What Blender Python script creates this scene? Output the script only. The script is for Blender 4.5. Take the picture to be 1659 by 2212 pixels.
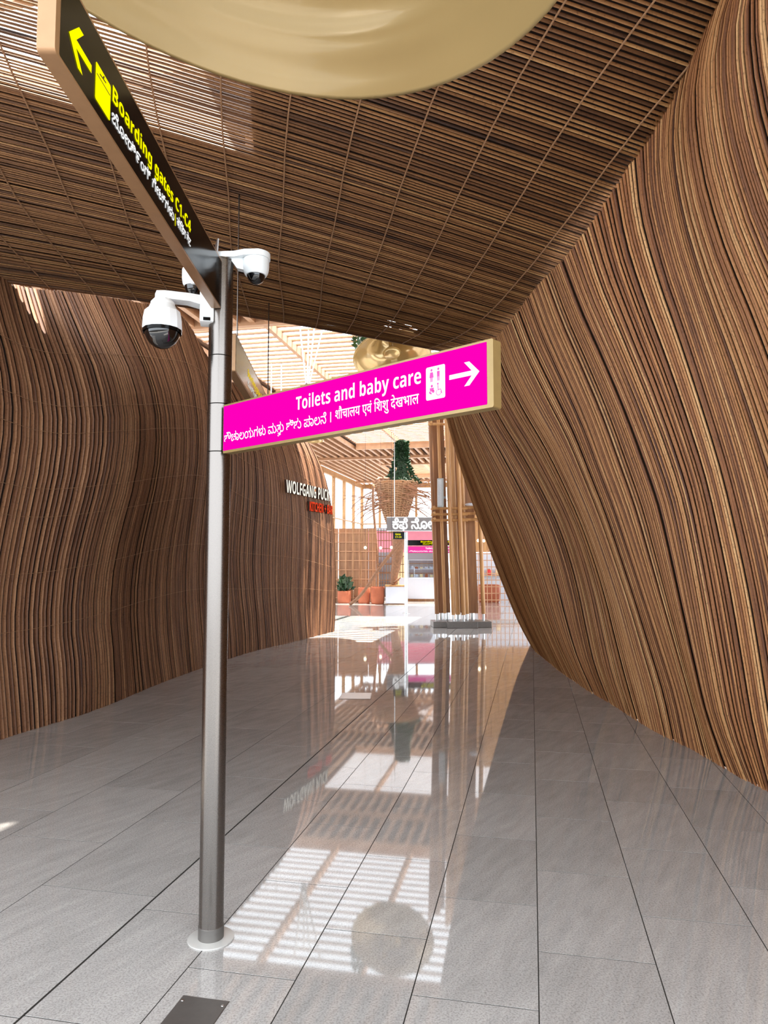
import bpy, bmesh, math, random
import numpy as np
from mathutils import Vector, Matrix

for _o in list(bpy.data.objects):
    bpy.data.objects.remove(_o, do_unlink=True)
SC = bpy.context.scene
COL = SC.collection
random.seed(7)
PI = math.pi

# ------------------------------------------------------------------ camera, sky, sun, exposure
EYE = 1.55
cam_data = bpy.data.cameras.new('camera')
cam = bpy.data.objects.new('camera', cam_data)
COL.objects.link(cam)
cam.location = (0, 0, EYE)
cam.rotation_euler = (PI / 2 + 0.069, 0, 0)
cam_data.sensor_fit = 'VERTICAL'
cam_data.sensor_height = 36.0
cam_data.lens = 1540.0 / 2212.0 * 36.0
cam_data.clip_start = 0.05
cam_data.clip_end = 300
SC.camera = cam

world = bpy.data.worlds.new('daylight')
SC.world = world
world.use_nodes = True
bgn = world.node_tree.nodes['Background']
bgn.inputs['Color'].default_value = (0.86, 0.93, 1.0, 1)
bgn.inputs['Strength'].default_value = 5.0

sun_data = bpy.data.lights.new('sun', 'SUN')
sun_data.energy = 30.0
sun_data.angle = math.radians(0.6)
sun_data.color = (1.0, 0.95, 0.86)
sun = bpy.data.objects.new('sun', sun_data)
COL.objects.link(sun)
sun.location = (-6, 8, 20)
sun.rotation_euler = Vector((-0.26, -0.10, -1.0)).to_track_quat('-Z', 'Y').to_euler()

SC.view_settings.view_transform = 'Standard'
SC.view_settings.look = 'None'
SC.view_settings.exposure = 0.0
SC.view_settings.gamma = 1.0
SC.view_settings.use_curve_mapping = False
SC.cycles.use_denoising = True
SC.cycles.max_bounces = 8
SC.cycles.diffuse_bounces = 5
SC.cycles.sample_clamp_indirect = 8.0

# ------------------------------------------------------------------ helpers
PHI = 0.2039                      # heading of the floor tiles and of the hall
NX, NY = math.cos(PHI), -math.sin(PHI)
TX, TY = math.sin(PHI), math.cos(PHI)

def UW(u, w, z=0.0):
    return Vector((u * NX + w * TX, u * NY + w * TY, z))

def tag(o, label=None, cat=None, group=None, kind=None):
    if label: o['label'] = label
    if cat: o['category'] = cat
    if group: o['group'] = group
    if kind: o['kind'] = kind
    return o

def empty(name, loc=(0, 0, 0), label=None, cat=None, group=None, kind=None):
    o = bpy.data.objects.new(name, None)
    COL.objects.link(o)
    o.location = loc
    o.empty_display_size = 0.1
    return tag(o, label, cat, group, kind)

def link(name, me, parent=None, mat=None, local=False):
    """mesh data in world coordinates; the parent keeps it there"""
    o = bpy.data.objects.new(name, me)
    COL.objects.link(o)
    if mat is not None and not me.materials:
        me.materials.append(mat)
    if parent is not None:
        o.parent = parent
        if not local and parent.type == 'EMPTY':
            o.matrix_parent_inverse = Matrix.Translation(parent.location).inverted()
    return o

class MB:
    """collects shapes and builds one mesh"""
    def __init__(self):
        self.v = []; self.f = []
    def add(self, vs, fs):
        b = len(self.v)
        self.v += [tuple(p) for p in vs]
        self.f += [tuple(i + b for i in q) for q in fs]
        return self
    def hexa(self, lo, hi):
        """lo, hi: four points each (same winding)"""
        self.add(list(lo) + list(hi), [(3, 2, 1, 0), (4, 5, 6, 7), (0, 1, 5, 4), (1, 2, 6, 5), (2, 3, 7, 6), (3, 0, 4, 7)])
        return self
    def box(self, c, s, rz=0.0):
        cx, cy, cz = c; sx, sy, sz = s[0] / 2, s[1] / 2, s[2] / 2
        ca, sa = math.cos(rz), math.sin(rz)
        q = [(-sx, -sy), (sx, -sy), (sx, sy), (-sx, sy)]
        pts = [(cx + x * ca - y * sa, cy + x * sa + y * ca) for x, y in q]
        return self.hexa([(x, y, cz - sz) for x, y in pts], [(x, y, cz + sz) for x, y in pts])
    def frame_box(self, o, ax, ay, az, x0, x1, y0, y1, z0, z1):
        P = lambda x, y, z: o + ax * x + ay * y + az * z
        return self.hexa([P(x0, y0, z0), P(x1, y0, z0), P(x1, y1, z0), P(x0, y1, z0)], [P(x0, y0, z1), P(x1, y0, z1), P(x1, y1, z1), P(x0, y1, z1)])
    def tube(self, pts, rad, n=8, cap=True):
        pts = [Vector(p) for p in pts]
        rs = rad if isinstance(rad, (list, tuple)) else [rad] * len(pts)
        b = len(self.v)
        ref = None
        for i, p in enumerate(pts):
            d = (pts[min(i + 1, len(pts) - 1)] - pts[max(i - 1, 0)]).normalized()
            if ref is None:
                ref = d.orthogonal().normalized()
            ref = (ref - d * ref.dot(d)).normalized()
            s = d.cross(ref)
            for k in range(n):
                a = 2 * PI * k / n
                self.v.append(tuple(p + (ref * math.cos(a) + s * math.sin(a)) * rs[i]))
        for i in range(len(pts) - 1):
            for k in range(n):
                k2 = (k + 1) % n
                self.f.append((b + i * n + k, b + i * n + k2, b + (i + 1) * n + k2, b + (i + 1) * n + k))
        if cap:
            self.f.append(tuple(b + k for k in range(n))[::-1])
            self.f.append(tuple(b + (len(pts) - 1) * n + k for k in range(n)))
        return self
    def lathe(self, prof, c=(0, 0, 0), n=32, M=None, close=False):
        """prof: (radius, z) pairs from bottom to top"""
        b = len(self.v); c = Vector(c)
        for r, z in prof:
            for k in range(n):
                a = 2 * PI * k / n
                p = Vector((r * math.cos(a), r * math.sin(a), z))
                if M is not None: p = M @ p
                self.v.append(tuple(c + p))
        for i in range(len(prof) - 1):
            for k in range(n):
                k2 = (k + 1) % n
                self.f.append((b + i * n + k, b + i * n + k2, b + (i + 1) * n + k2, b + (i + 1) * n + k))
        if close:
            self.f.append(tuple(b + k for k in range(n))[::-1])
            self.f.append(tuple(b + (len(prof) - 1) * n + k for k in range(n)))
        return self
    def prism(self, poly, o, ax, ay, az, z0, z1):
        """flat outline in ax/ay pushed from z0 to z1 along az"""
        n = len(poly)
        lo = [o + ax * x + ay * y + az * z0 for x, y in poly]
        hi = [o + ax * x + ay * y + az * z1 for x, y in poly]
        fs = [tuple(range(n))[::-1], tuple(range(n, 2 * n))] + [(i, (i + 1) % n, n + (i + 1) % n, n + i) for i in range(n)]
        return self.add(lo + hi, fs)
    def mesh(self, name, smooth=False):
        me = bpy.data.meshes.new(name)
        me.from_pydata(self.v, [], self.f)
        me.validate()
        if smooth:
            me.polygons.foreach_set('use_smooth', [True] * len(me.polygons))
        me.update()
        return me
    def build(self, name, mat, parent=None, smooth=False, bevel=0.0, segs=2, auto=None):
        me = self.mesh(name, smooth)
        if bevel > 0:
            bm = bmesh.new(); bm.from_mesh(me)
            bmesh.ops.recalc_face_normals(bm, faces=bm.faces)
            bmesh.ops.bevel(bm, geom=list(bm.edges), offset=bevel, segments=segs, profile=0.6, affect='EDGES')
            bm.to_mesh(me); bm.free()
        else:
            bm = bmesh.new(); bm.from_mesh(me)
            bmesh.ops.recalc_face_normals(bm, faces=bm.faces)
            bm.to_mesh(me); bm.free()
        if auto is not None:
            me.polygons.foreach_set('use_smooth', [True] * len(me.polygons))
            try: me.set_sharp_from_angle(angle=math.radians(auto))
            except Exception: pass
        return link(name, me, parent, mat)

# ------------------------------------------------------------------ materials
def srgb(r, g, b):
    f = lambda c: (c / 12.92 if c <= 0.04045 else ((c + 0.055) / 1.055) ** 2.4)
    return (f(r / 255), f(g / 255), f(b / 255), 1)

def mat_new(name):
    m = bpy.data.materials.new(name); m.use_nodes = True
    nt = m.node_tree
    return m, nt, nt.nodes['Principled BSDF']

def plain(name, col, rough=0.5, metal=0.0, spec=0.5, noise=0.06, scale=30.0, bump=0.0, coat=0.0):
    m, nt, b = mat_new(name)
    b.inputs['Roughness'].default_value = rough
    b.inputs['Metallic'].default_value = metal
    b.inputs['Specular IOR Level'].default_value = spec
    b.inputs['Coat Weight'].default_value = coat
    tc = nt.nodes.new('ShaderNodeTexCoord')
    n = nt.nodes.new('ShaderNodeTexNoise'); n.inputs['Scale'].default_value = scale; n.inputs['Detail'].default_value = 4
    nt.links.new(tc.outputs['Object'], n.inputs['Vector'])
    r = nt.nodes.new('ShaderNodeValToRGB')
    r.color_ramp.elements[0].position = 0.3; r.color_ramp.elements[1].position = 0.7
    r.color_ramp.elements[0].color = tuple(c * (1 - noise) for c in col[:3]) + (1,)
    r.color_ramp.elements[1].color = tuple(min(1, c * (1 + noise)) for c in col[:3]) + (1,)
    nt.links.new(n.outputs['Fac'], r.inputs['Fac'])
    nt.links.new(r.outputs['Color'], b.inputs['Base Color'])
    if bump > 0:
        bp = nt.nodes.new('ShaderNodeBump'); bp.inputs['Strength'].default_value = bump; bp.inputs['Distance'].default_value = 0.01
        nt.links.new(n.outputs['Fac'], bp.inputs['Height']); nt.links.new(bp.outputs['Normal'], b.inputs['Normal'])
    return m

def emit(name, col, strength=1.0):
    m = bpy.data.materials.new(name); m.use_nodes = True
    nt = m.node_tree; nt.nodes.clear()
    e = nt.nodes.new('ShaderNodeEmission'); o = nt.nodes.new('ShaderNodeOutputMaterial')
    e.inputs['Color'].default_value = col; e.inputs['Strength'].default_value = strength
    nt.links.new(e.outputs[0], o.inputs[0])
    return m

def bamboo(name, stops, rough=0.55, var=1.0, spec=0.35):
    """cane: one tone per strip, slow change along it, dark nodes and fine grain"""
    m, nt, b = mat_new(name)
    L = nt.links.new
    b.inputs['Roughness'].default_value = rough
    b.inputs['Specular IOR Level'].default_value = spec
    oi = nt.nodes.new('ShaderNodeAttribute'); oi.attribute_name = 'tone'
    tc = nt.nodes.new('ShaderNodeTexCoord')
    mul = nt.nodes.new('ShaderNodeMath'); mul.operation = 'MULTIPLY'; mul.inputs[1].default_value = 173.0
    L(oi.outputs['Fac'], mul.inputs[0])
    n1 = nt.nodes.new('ShaderNodeTexNoise'); n1.noise_dimensions = '4D'
    n1.inputs['Scale'].default_value = 1.1; n1.inputs['Detail'].default_value = 5; n1.inputs['Roughness'].default_value = 0.62
    L(tc.outputs['Object'], n1.inputs['Vector']); L(mul.outputs[0], n1.inputs['W'])
    mx = nt.nodes.new('ShaderNodeMath'); mx.operation = 'MULTIPLY_ADD'; mx.inputs[1].default_value = 0.55 * var
    L(oi.outputs['Fac'], mx.inputs[0])
    sub = nt.nodes.new('ShaderNodeMath'); sub.operation = 'MULTIPLY_ADD'; sub.inputs[1].default_value = 0.9; sub.inputs[2].default_value = -0.22 * var
    L(n1.outputs['Fac'], sub.inputs[0]); L(sub.outputs[0], mx.inputs[2])
    r = nt.nodes.new('ShaderNodeValToRGB')
    r.color_ramp.elements[0].position = 0.12; r.color_ramp.elements[0].color = stops[0]
    r.color_ramp.elements[1].position = 0.9; r.color_ramp.elements[1].color = stops[-1]
    for k, s in enumerate(stops[1:-1]):
        e = r.color_ramp.elements.new(0.12 + 0.78 * (k + 1) / (len(stops) - 1)); e.color = s
    L(mx.outputs[0], r.inputs['Fac'])
    n2 = nt.nodes.new('ShaderNodeTexNoise'); n2.inputs['Scale'].default_value = 60; n2.inputs['Detail'].default_value = 3
    L(tc.outputs['Object'], n2.inputs['Vector'])
    r2 = nt.nodes.new('ShaderNodeValToRGB'); r2.color_ramp.elements[0].position = 0.28; r2.color_ramp.elements[0].color = (0.35, 0.3, 0.28, 1)
    r2.color_ramp.elements[1].position = 0.45; r2.color_ramp.elements[1].color = (1, 1, 1, 1)
    L(n2.outputs['Fac'], r2.inputs['Fac'])
    mm = nt.nodes.new('ShaderNodeMixRGB'); mm.blend_type = 'MULTIPLY'; mm.inputs['Fac'].default_value = 0.7
    L(r.outputs['Color'], mm.inputs[1]); L(r2.outputs['Color'], mm.inputs[2])
    L(mm.outputs[0], b.inputs['Base Color'])
    return m

def wood(name, a, c, scale=(2, 2, 30), rough=0.5):
    m, nt, b = mat_new(name)
    L = nt.links.new
    tc = nt.nodes.new('ShaderNodeTexCoord'); mp = nt.nodes.new('ShaderNodeMapping'); mp.inputs['Scale'].default_value = scale
    n = nt.nodes.new('ShaderNodeTexNoise'); n.inputs['Scale'].default_value = 1.0; n.inputs['Detail'].default_value = 6
    L(tc.outputs['Object'], mp.inputs['Vector']); L(mp.outputs[0], n.inputs['Vector'])
    r = nt.nodes.new('ShaderNodeValToRGB'); r.color_ramp.elements[0].position = 0.3; r.color_ramp.elements[1].position = 0.7
    r.color_ramp.elements[0].color = a; r.color_ramp.elements[1].color = c
    L(n.outputs['Fac'], r.inputs['Fac']); L(r.outputs['Color'], b.inputs['Base Color'])
    b.inputs['Roughness'].default_value = rough
    return m

def granite(name):
    m, nt, b = mat_new(name)
    L = nt.links.new
    tc = nt.nodes.new('ShaderNodeTexCoord'); oi = nt.nodes.new('ShaderNodeObjectInfo')
    geo = nt.nodes.new('ShaderNodeNewGeometry')
    # broad drifting veins
    mp = nt.nodes.new('ShaderNodeMapping'); mp.vector_type = 'TEXTURE'; mp.inputs['Rotation'].default_value = (0, 0, 1.0); mp.inputs['Scale'].default_value = (0.7, 0.16, 1)
    L(geo.outputs['Position'], mp.inputs['Vector'])
    off = nt.nodes.new('ShaderNodeVectorMath'); off.operation = 'ADD'
    mu = nt.nodes.new('ShaderNodeMath'); mu.operation = 'MULTIPLY'; mu.inputs[1].default_value = 40
    L(oi.outputs['Random'], mu.inputs[0]); L(mu.outputs[0], off.inputs[1]); L(mp.outputs[0], off.inputs[0])
    v = nt.nodes.new('ShaderNodeTexNoise'); v.inputs['Scale'].default_value = 2.2; v.inputs['Detail'].default_value = 8; v.inputs['Roughness'].default_value = 0.65; v.inputs['Distortion'].default_value = 0.25
    L(off.outputs[0], v.inputs['Vector'])
    r = nt.nodes.new('ShaderNodeValToRGB')
    els = r.color_ramp.elements
    els[0].position = 0.25; els[0].color = srgb(158, 156, 153)
    els[1].position = 0.78; els[1].color = srgb(186, 183, 179)
    e = els.new(0.5); e.color = srgb(172, 169, 166)
    L(v.outputs['Fac'], r.inputs['Fac'])
    # speckle
    s = nt.nodes.new('ShaderNodeTexNoise'); s.inputs['Scale'].default_value = 130; s.inputs['Detail'].default_value = 3; s.inputs['Roughness'].default_value = 0.7
    L(geo.outputs['Position'], s.inputs['Vector'])
    rs = nt.nodes.new('ShaderNodeValToRGB'); rs.color_ramp.elements[0].position = 0.33; rs.color_ramp.elements[0].color = (0.5, 0.49, 0.48, 1)
    rs.color_ramp.elements[1].position = 0.55; rs.color_ramp.elements[1].color = (1.06, 1.05, 1.04, 1)
    L(s.outputs['Fac'], rs.inputs['Fac'])
    mm = nt.nodes.new('ShaderNodeMixRGB'); mm.blend_type = 'MULTIPLY'; mm.inputs['Fac'].default_value = 0.75
    L(r.outputs['Color'], mm.inputs[1]); L(rs.outputs['Color'], mm.inputs[2])
    # tile to tile tone
    t = nt.nodes.new('ShaderNodeMath'); t.operation = 'MULTIPLY_ADD'; t.inputs[1].default_value = 0.16; t.inputs[2].default_value = 0.92
    L(oi.outputs['Random'], t.inputs[0])
    hs = nt.nodes.new('ShaderNodeHueSaturation'); L(t.outputs[0], hs.inputs['Value']); L(mm.outputs[0], hs.inputs['Color'])
    L(hs.outputs[0], b.inputs['Base Color'])
    b.inputs['Roughness'].default_value = 0.035
    b.inputs['Specular IOR Level'].default_value = 0.85
    return m

def brushed(name, col, rough=0.3, scale=(3, 3, 220)):
    m, nt, b = mat_new(name)
    L = nt.links.new
    tc = nt.nodes.new('ShaderNodeTexCoord'); mp = nt.nodes.new('ShaderNodeMapping'); mp.inputs['Scale'].default_value = scale
    n = nt.nodes.new('ShaderNodeTexNoise'); n.inputs['Scale'].default_value = 1; n.inputs['Detail'].default_value = 3
    L(tc.outputs['Object'], mp.inputs['Vector']); L(mp.outputs[0], n.inputs['Vector'])
    mr = nt.nodes.new('ShaderNodeMapRange'); mr.inputs['To Min'].default_value = rough - 0.08; mr.inputs['To Max'].default_value = rough + 0.1
    L(n.outputs['Fac'], mr.inputs['Value']); L(mr.outputs[0], b.inputs['Roughness'])
    b.inputs['Base Color'].default_value = col; b.inputs['Metallic'].default_value = 1.0
    return m

def glass(name, tint=(1, 1, 1, 1), gloss=0.08):
    m = bpy.data.materials.new(name); m.use_nodes = True
    nt = m.node_tree; nt.nodes.clear()
    o = nt.nodes.new('ShaderNodeOutputMaterial'); t = nt.nodes.new('ShaderNodeBsdfTransparent'); g = nt.nodes.new('ShaderNodeBsdfGlossy'); mx = nt.nodes.new('ShaderNodeMixShader')
    t.inputs['Color'].default_value = tint; g.inputs['Roughness'].default_value = 0.02; mx.inputs['Fac'].default_value = gloss
    nt.links.new(t.outputs[0], mx.inputs[1]); nt.links.new(g.outputs[0], mx.inputs[2]); nt.links.new(mx.outputs[0], o.inputs['Surface'])
    return m

M = {}
M['cane_right'] = bamboo('cane right wall', [srgb(86, 48, 28), srgb(148, 94, 55), srgb(186, 130, 80), srgb(216, 172, 120)])
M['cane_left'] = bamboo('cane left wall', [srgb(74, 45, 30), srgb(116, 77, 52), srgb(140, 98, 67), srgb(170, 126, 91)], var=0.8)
M['cane_ceiling'] = bamboo('cane ceiling', [srgb(60, 35, 20), srgb(118, 78, 46), srgb(152, 106, 64), srgb(186, 142, 92)])
M['void_shade'] = plain('dark void backing', srgb(46, 30, 21), 0.9, noise=0.2)  # painted shade: dark colour standing in for the unlit void behind the canes
M['cord'] = plain('jute cord', srgb(190, 152, 108), 0.9, noise=0.2, scale=90)
M['cord_dark'] = plain('brown cord', srgb(150, 112, 80), 0.9, noise=0.2, scale=90)
M['letter_side'] = plain('letter return', srgb(70, 50, 38), 0.5)
M['granite'] = granite('polished granite')
M['grout'] = plain('dark grout', srgb(48, 45, 42), 0.9, spec=0.1)
M['steel'] = brushed('brushed steel', (0.20, 0.18, 0.165, 1), 0.26, (600, 600, 600))
M['steel_light'] = brushed('satin steel', (0.55, 0.56, 0.56, 1), 0.28, (600, 600, 600))
M['plate_light'] = plain('pale satin plate', srgb(205, 203, 198), 0.35, metal=0.3, noise=0.02)
M['steel_plate'] = plain('dull steel plate', srgb(112, 108, 104), 0.4, metal=0.6)
M['bronze'] = plain('bronze sign casing', srgb(150, 114, 80), 0.35, metal=0.35)
M['gold'] = plain('champagne casing', srgb(140, 116, 72), 0.35, metal=0.3)
M['black_gloss'] = plain('black acrylic face', srgb(9, 8, 8), 0.14, noise=0.0, spec=0.12)
M['glare_grey'] = plain('glare-washed acrylic face', srgb(112, 106, 92), 0.15, noise=0.02)  # dark glossy face; the light it reflects is put into the grey colour
M['pink'] = emit('magenta light box', (1.0, 0.0, 0.50, 1), 1.0)
M['pink_soft'] = emit('magenta light box far', (1.0, 0.06, 0.42, 1), 0.95)
M['white_on'] = emit('lit white lettering', (1, 1, 1, 1), 1.25)
M['yellow_on'] = emit('lit yellow lettering', (1.0, 0.92, 0.0, 1), 1.15)
M['yellow_dim'] = emit('dim yellow lettering', (0.9, 0.62, 0.02, 1), 0.9)
M['white_dim'] = emit('dim white lettering', (0.8, 0.8, 0.76, 1), 0.8)
M['red_on'] = emit('lit red lettering', (1.0, 0.07, 0.02, 1), 1.0)
M['warm_on'] = emit('warm white lettering', (1.0, 0.95, 0.82, 1), 1.1)
M['pink_flat'] = plain('magenta print', srgb(206, 20, 130), 0.4)
M['cam_white'] = plain('white camera housing', srgb(226, 230, 232), 0.35, noise=0.01)
M['dome'] = plain('smoked dome', srgb(10, 9, 10), 0.04, noise=0.0, spec=0.8)
M['bell'] = plain('champagne lacquer', srgb(164, 140, 94), 0.22, metal=0.15, noise=0.03, scale=3, coat=0.4)
M['bell_gold'] = plain('gold lacquer', srgb(190, 160, 104), 0.16, metal=0.4, noise=0.03, scale=3, coat=0.5)
M['slat'] = wood('pale wood slats', srgb(172, 128, 94), srgb(198, 152, 114), (3, 3, 3))
M['slat_back'] = plain('ceiling board', srgb(104, 76, 58), 0.8, noise=0.1, scale=4)
M['timber'] = wood('golden timber', srgb(150, 104, 58), srgb(190, 144, 90), (14, 14, 1.2))
M['timber_dark'] = wood('brown timber', srgb(112, 72, 40), srgb(150, 104, 62), (14, 14, 1.2))
M['bark'] = plain('peeled branch', srgb(138, 98, 70), 0.7, noise=0.25, scale=14, bump=0.3)
M['rattan'] = plain('woven rattan', srgb(168, 130, 96), 0.7, noise=0.2, scale=40)
M['terracotta'] = plain('terracotta', srgb(164, 88, 56), 0.6, noise=0.08, scale=12)
M['white_lam'] = plain('white laminate', srgb(190, 193, 202), 0.4, noise=0.02)
M['leaf'] = plain('green leaf', srgb(52, 92, 46), 0.5, noise=0.35, scale=20)
M['leaf_dark'] = plain('dark leaf', srgb(34, 62, 34), 0.5, noise=0.35, scale=20)
M['rose_wall'] = plain('rose fascia', srgb(222, 138, 158), 0.6, noise=0.04, scale=3)
M['panel_wood'] = wood('brown plank wall', srgb(140, 100, 70), srgb(174, 132, 96), (10, 10, 1.0))
M['cream'] = plain('cream wall', srgb(226, 206, 160), 0.7, noise=0.04, scale=3)
M['pane'] = glass('window glass', (1, 1, 1, 1), 0.07)
M['case_glass'] = glass('display glass', (0.93, 0.97, 1, 1), 0.12)
M['bulb'] = emit('warm bulb', (1.0, 0.86, 0.6, 1), 6.0)
M['grey_box'] = plain('grey speaker', srgb(150, 154, 152), 0.5)
M['white_paint'] = plain('white paint', srgb(236, 236, 232), 0.4, noise=0.02)
M['sign_grey'] = plain('grey sign board', srgb(120, 116, 116), 0.6)
M['dark_thing'] = plain('dark navy plastic', srgb(40, 38, 70), 0.5)
M['red_thing'] = plain('red glaze', srgb(200, 40, 40), 0.4)

# ------------------------------------------------------------------ the bamboo clad shell
RIGHT_KEYS = [[(2.69,4.00,0.00),(2.64,4.00,0.49),(2.59,4.00,0.97),(2.52,4.00,1.46),(2.42,4.00,1.95),(2.28,4.00,2.43),(2.12,4.00,2.92),(1.95,4.00,3.40),(1.84,4.00,3.89),(1.83,4.00,4.38),(1.96,4.00,4.86)],
[(2.62,4.65,0.00),(2.56,4.65,0.45),(2.51,4.65,0.89),(2.45,4.65,1.34),(2.37,4.65,1.78),(2.27,4.65,2.23),(2.15,4.65,2.67),(2.02,4.65,3.12),(1.89,4.65,3.56),(1.80,4.65,4.01),(1.79,4.65,4.45)],
[(2.56,5.20,0.00),(2.43,5.22,0.40),(2.36,5.23,0.80),(2.30,5.24,1.21),(2.24,5.25,1.61),(2.17,5.26,2.01),(2.06,5.28,2.41),(1.92,5.29,2.82),(1.77,5.30,3.22),(1.62,5.31,3.62),(1.50,5.32,4.02)],
[(2.54,5.99,0.00),(2.47,6.01,0.40),(2.37,6.03,0.79),(2.26,6.05,1.19),(2.15,6.07,1.59),(2.04,6.09,1.98),(1.91,6.11,2.38),(1.78,6.13,2.78),(1.63,6.15,3.17),(1.47,6.17,3.57),(1.34,6.19,3.97)],
[(2.47,6.63,0.00),(2.39,6.66,0.39),(2.30,6.69,0.77),(2.21,6.72,1.16),(2.11,6.76,1.54),(1.99,6.79,1.93),(1.85,6.82,2.31),(1.69,6.85,2.70),(1.50,6.88,3.08),(1.32,6.91,3.47),(1.19,6.94,3.85)],
[(2.47,7.90,0.00),(2.33,7.92,0.40),(2.25,7.94,0.80),(2.18,7.96,1.20),(2.09,7.98,1.59),(1.96,8.00,1.99),(1.78,8.02,2.39),(1.57,8.04,2.79),(1.34,8.06,3.19),(1.16,8.08,3.59),(1.08,8.10,3.98)],
[(2.45,8.84,0.00),(2.26,8.83,0.42),(2.12,8.83,0.83),(2.00,8.82,1.25),(1.87,8.81,1.66),(1.71,8.80,2.08),(1.52,8.79,2.49),(1.31,8.78,2.91),(1.11,8.78,3.32),(0.94,8.77,3.74),(0.86,8.76,4.15)],
[(2.52,10.88,0.00),(2.29,10.73,0.43),(2.08,10.58,0.87),(1.89,10.43,1.30),(1.70,10.27,1.74),(1.50,10.12,2.17),(1.31,9.97,2.61),(1.12,9.82,3.04),(0.96,9.67,3.48),(0.83,9.51,3.91),(0.76,9.36,4.34)],
[(2.79,13.61,0.00),(2.50,13.27,0.45),(2.26,12.93,0.91),(2.04,12.59,1.36),(1.83,12.25,1.81),(1.62,11.92,2.26),(1.43,11.58,2.72),(1.25,11.24,3.17),(1.09,10.90,3.62),(0.94,10.56,4.08),(0.81,10.22,4.53)]]
LEFT_KEYS = [[(-3.30,6.46,0.00),(-3.35,6.47,0.42),(-3.41,6.49,0.84),(-3.41,6.49,1.26),(-3.35,6.47,1.68),(-3.27,6.45,2.10),(-3.20,6.44,2.52),(-3.20,6.44,2.94),(-3.29,6.46,3.36),(-3.44,6.49,3.78),(-3.58,6.53,4.21)],
[(-3.02,7.50,0.00),(-3.03,7.50,0.45),(-3.09,7.51,0.90),(-3.08,7.51,1.34),(-3.00,7.49,1.79),(-2.88,7.47,2.24),(-2.79,7.44,2.69),(-2.79,7.44,3.13),(-2.91,7.47,3.58),(-3.13,7.52,4.03),(-3.35,7.57,4.48)],
[(-2.85,9.14,0.00),(-2.93,9.16,0.50),(-2.97,9.17,1.00),(-2.95,9.16,1.50),(-2.87,9.14,2.00),(-2.77,9.12,2.50),(-2.72,9.11,3.00),(-2.76,9.12,3.50),(-2.90,9.15,4.00),(-3.13,9.20,4.50),(-3.35,9.25,5.00)],
[(-2.64,10.51,0.00),(-2.69,10.52,0.53),(-2.74,10.53,1.06),(-2.75,10.53,1.59),(-2.71,10.52,2.12),(-2.66,10.51,2.65),(-2.62,10.50,3.17),(-2.65,10.51,3.70),(-2.75,10.53,4.23),(-2.92,10.57,4.76),(-3.10,10.61,5.29)],
[(-2.26,12.37,0.00),(-2.29,12.38,0.50),(-2.35,12.39,0.99),(-2.39,12.40,1.49),(-2.38,12.40,1.98),(-2.34,12.39,2.48),(-2.33,12.39,2.97),(-2.37,12.40,3.47),(-2.49,12.42,3.96),(-2.71,12.47,4.46),(-2.96,12.53,4.95)],
[(-1.67,14.09,0.00),(-1.72,14.10,0.47),(-1.73,14.10,0.95),(-1.72,14.10,1.42),(-1.71,14.09,1.89),(-1.71,14.10,2.37),(-1.75,14.10,2.84),(-1.82,14.12,3.31),(-1.95,14.15,3.79),(-2.13,14.19,4.26),(-2.39,14.25,4.73)],
[(-1.23,15.52,0.00),(-1.21,15.52,0.42),(-1.20,15.52,0.85),(-1.20,15.52,1.27),(-1.21,15.52,1.69),(-1.22,15.52,2.12),(-1.25,15.53,2.54),(-1.30,15.54,2.96),(-1.38,15.56,3.39),(-1.52,15.59,3.81),(-1.74,15.64,4.23)],
[(-1.11,15.93,0.00),(-1.09,15.93,0.41),(-1.09,15.92,0.83),(-1.09,15.92,1.24),(-1.10,15.93,1.66),(-1.12,15.93,2.07),(-1.15,15.94,2.49),(-1.21,15.95,2.90),(-1.30,15.97,3.32),(-1.44,16.01,3.73),(-1.66,16.06,4.15)]]

def hermite_rows(keys, n, ext=None):
    """smooth rows through key strips, spaced evenly along the foot of the wall"""
    K = np.array(keys, float)
    foot = K[:, 0, :2]
    t = np.concatenate([[0], np.cumsum(np.linalg.norm(np.diff(foot, axis=0), axis=1))])
    m = np.zeros_like(K)
    for i in range(len(K)):
        a, b = max(i - 1, 0), min(i + 1, len(K) - 1)
        m[i] = (K[b] - K[a]) / (t[b] - t[a])
    out = []
    for s in np.linspace(0, t[-1], n):
        i = min(np.searchsorted(t, s, side='right') - 1, len(K) - 2)
        h = t[i + 1] - t[i]; x = (s - t[i]) / h
        out.append((2 * x**3 - 3 * x**2 + 1) * K[i] + (x**3 - 2 * x**2 + x) * h * m[i] + (-2 * x**3 + 3 * x**2) * K[i + 1] + (x**3 - x**2) * h * m[i + 1])
    return np.array(out)

def resample(P, n):
    """cubic resample of a polyline"""
    P = np.asarray(P, float); k = len(P)
    res = []
    for s in np.linspace(0, k - 1, n):
        i = min(int(s), k - 2); x = s - i
        p0 = P[max(i - 1, 0)]; p1 = P[i]; p2 = P[i + 1]; p3 = P[min(i + 2, k - 1)]
        res.append(0.5 * ((2 * p1) + (-p0 + p2) * x + (2 * p0 - 5 * p1 + 4 * p2 - p3) * x * x + (-p0 + 3 * p1 - 3 * p2 + p3) * x**3))
    return np.array(res)

def strip_geo(C, S, N, hw, depth):
    """half round cane: centre line C, side vectors S, outward normals N, half widths hw"""
    v = []; f = []
    for c, s, n, w in zip(C, S, N, hw):
        for a, d in ((-1, -0.4), (-0.55, 0.85), (0.55, 0.85), (1, -0.4)):
            v.append(tuple(c + s * (a * w) + n * (d * depth)))
    for i in range(len(C) - 1):
        for k in range(3):
            f.append((i * 4 + k, i * 4 + k + 1, i * 4 + 5 + k, i * 4 + 4 + k))
    return v, f

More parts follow.
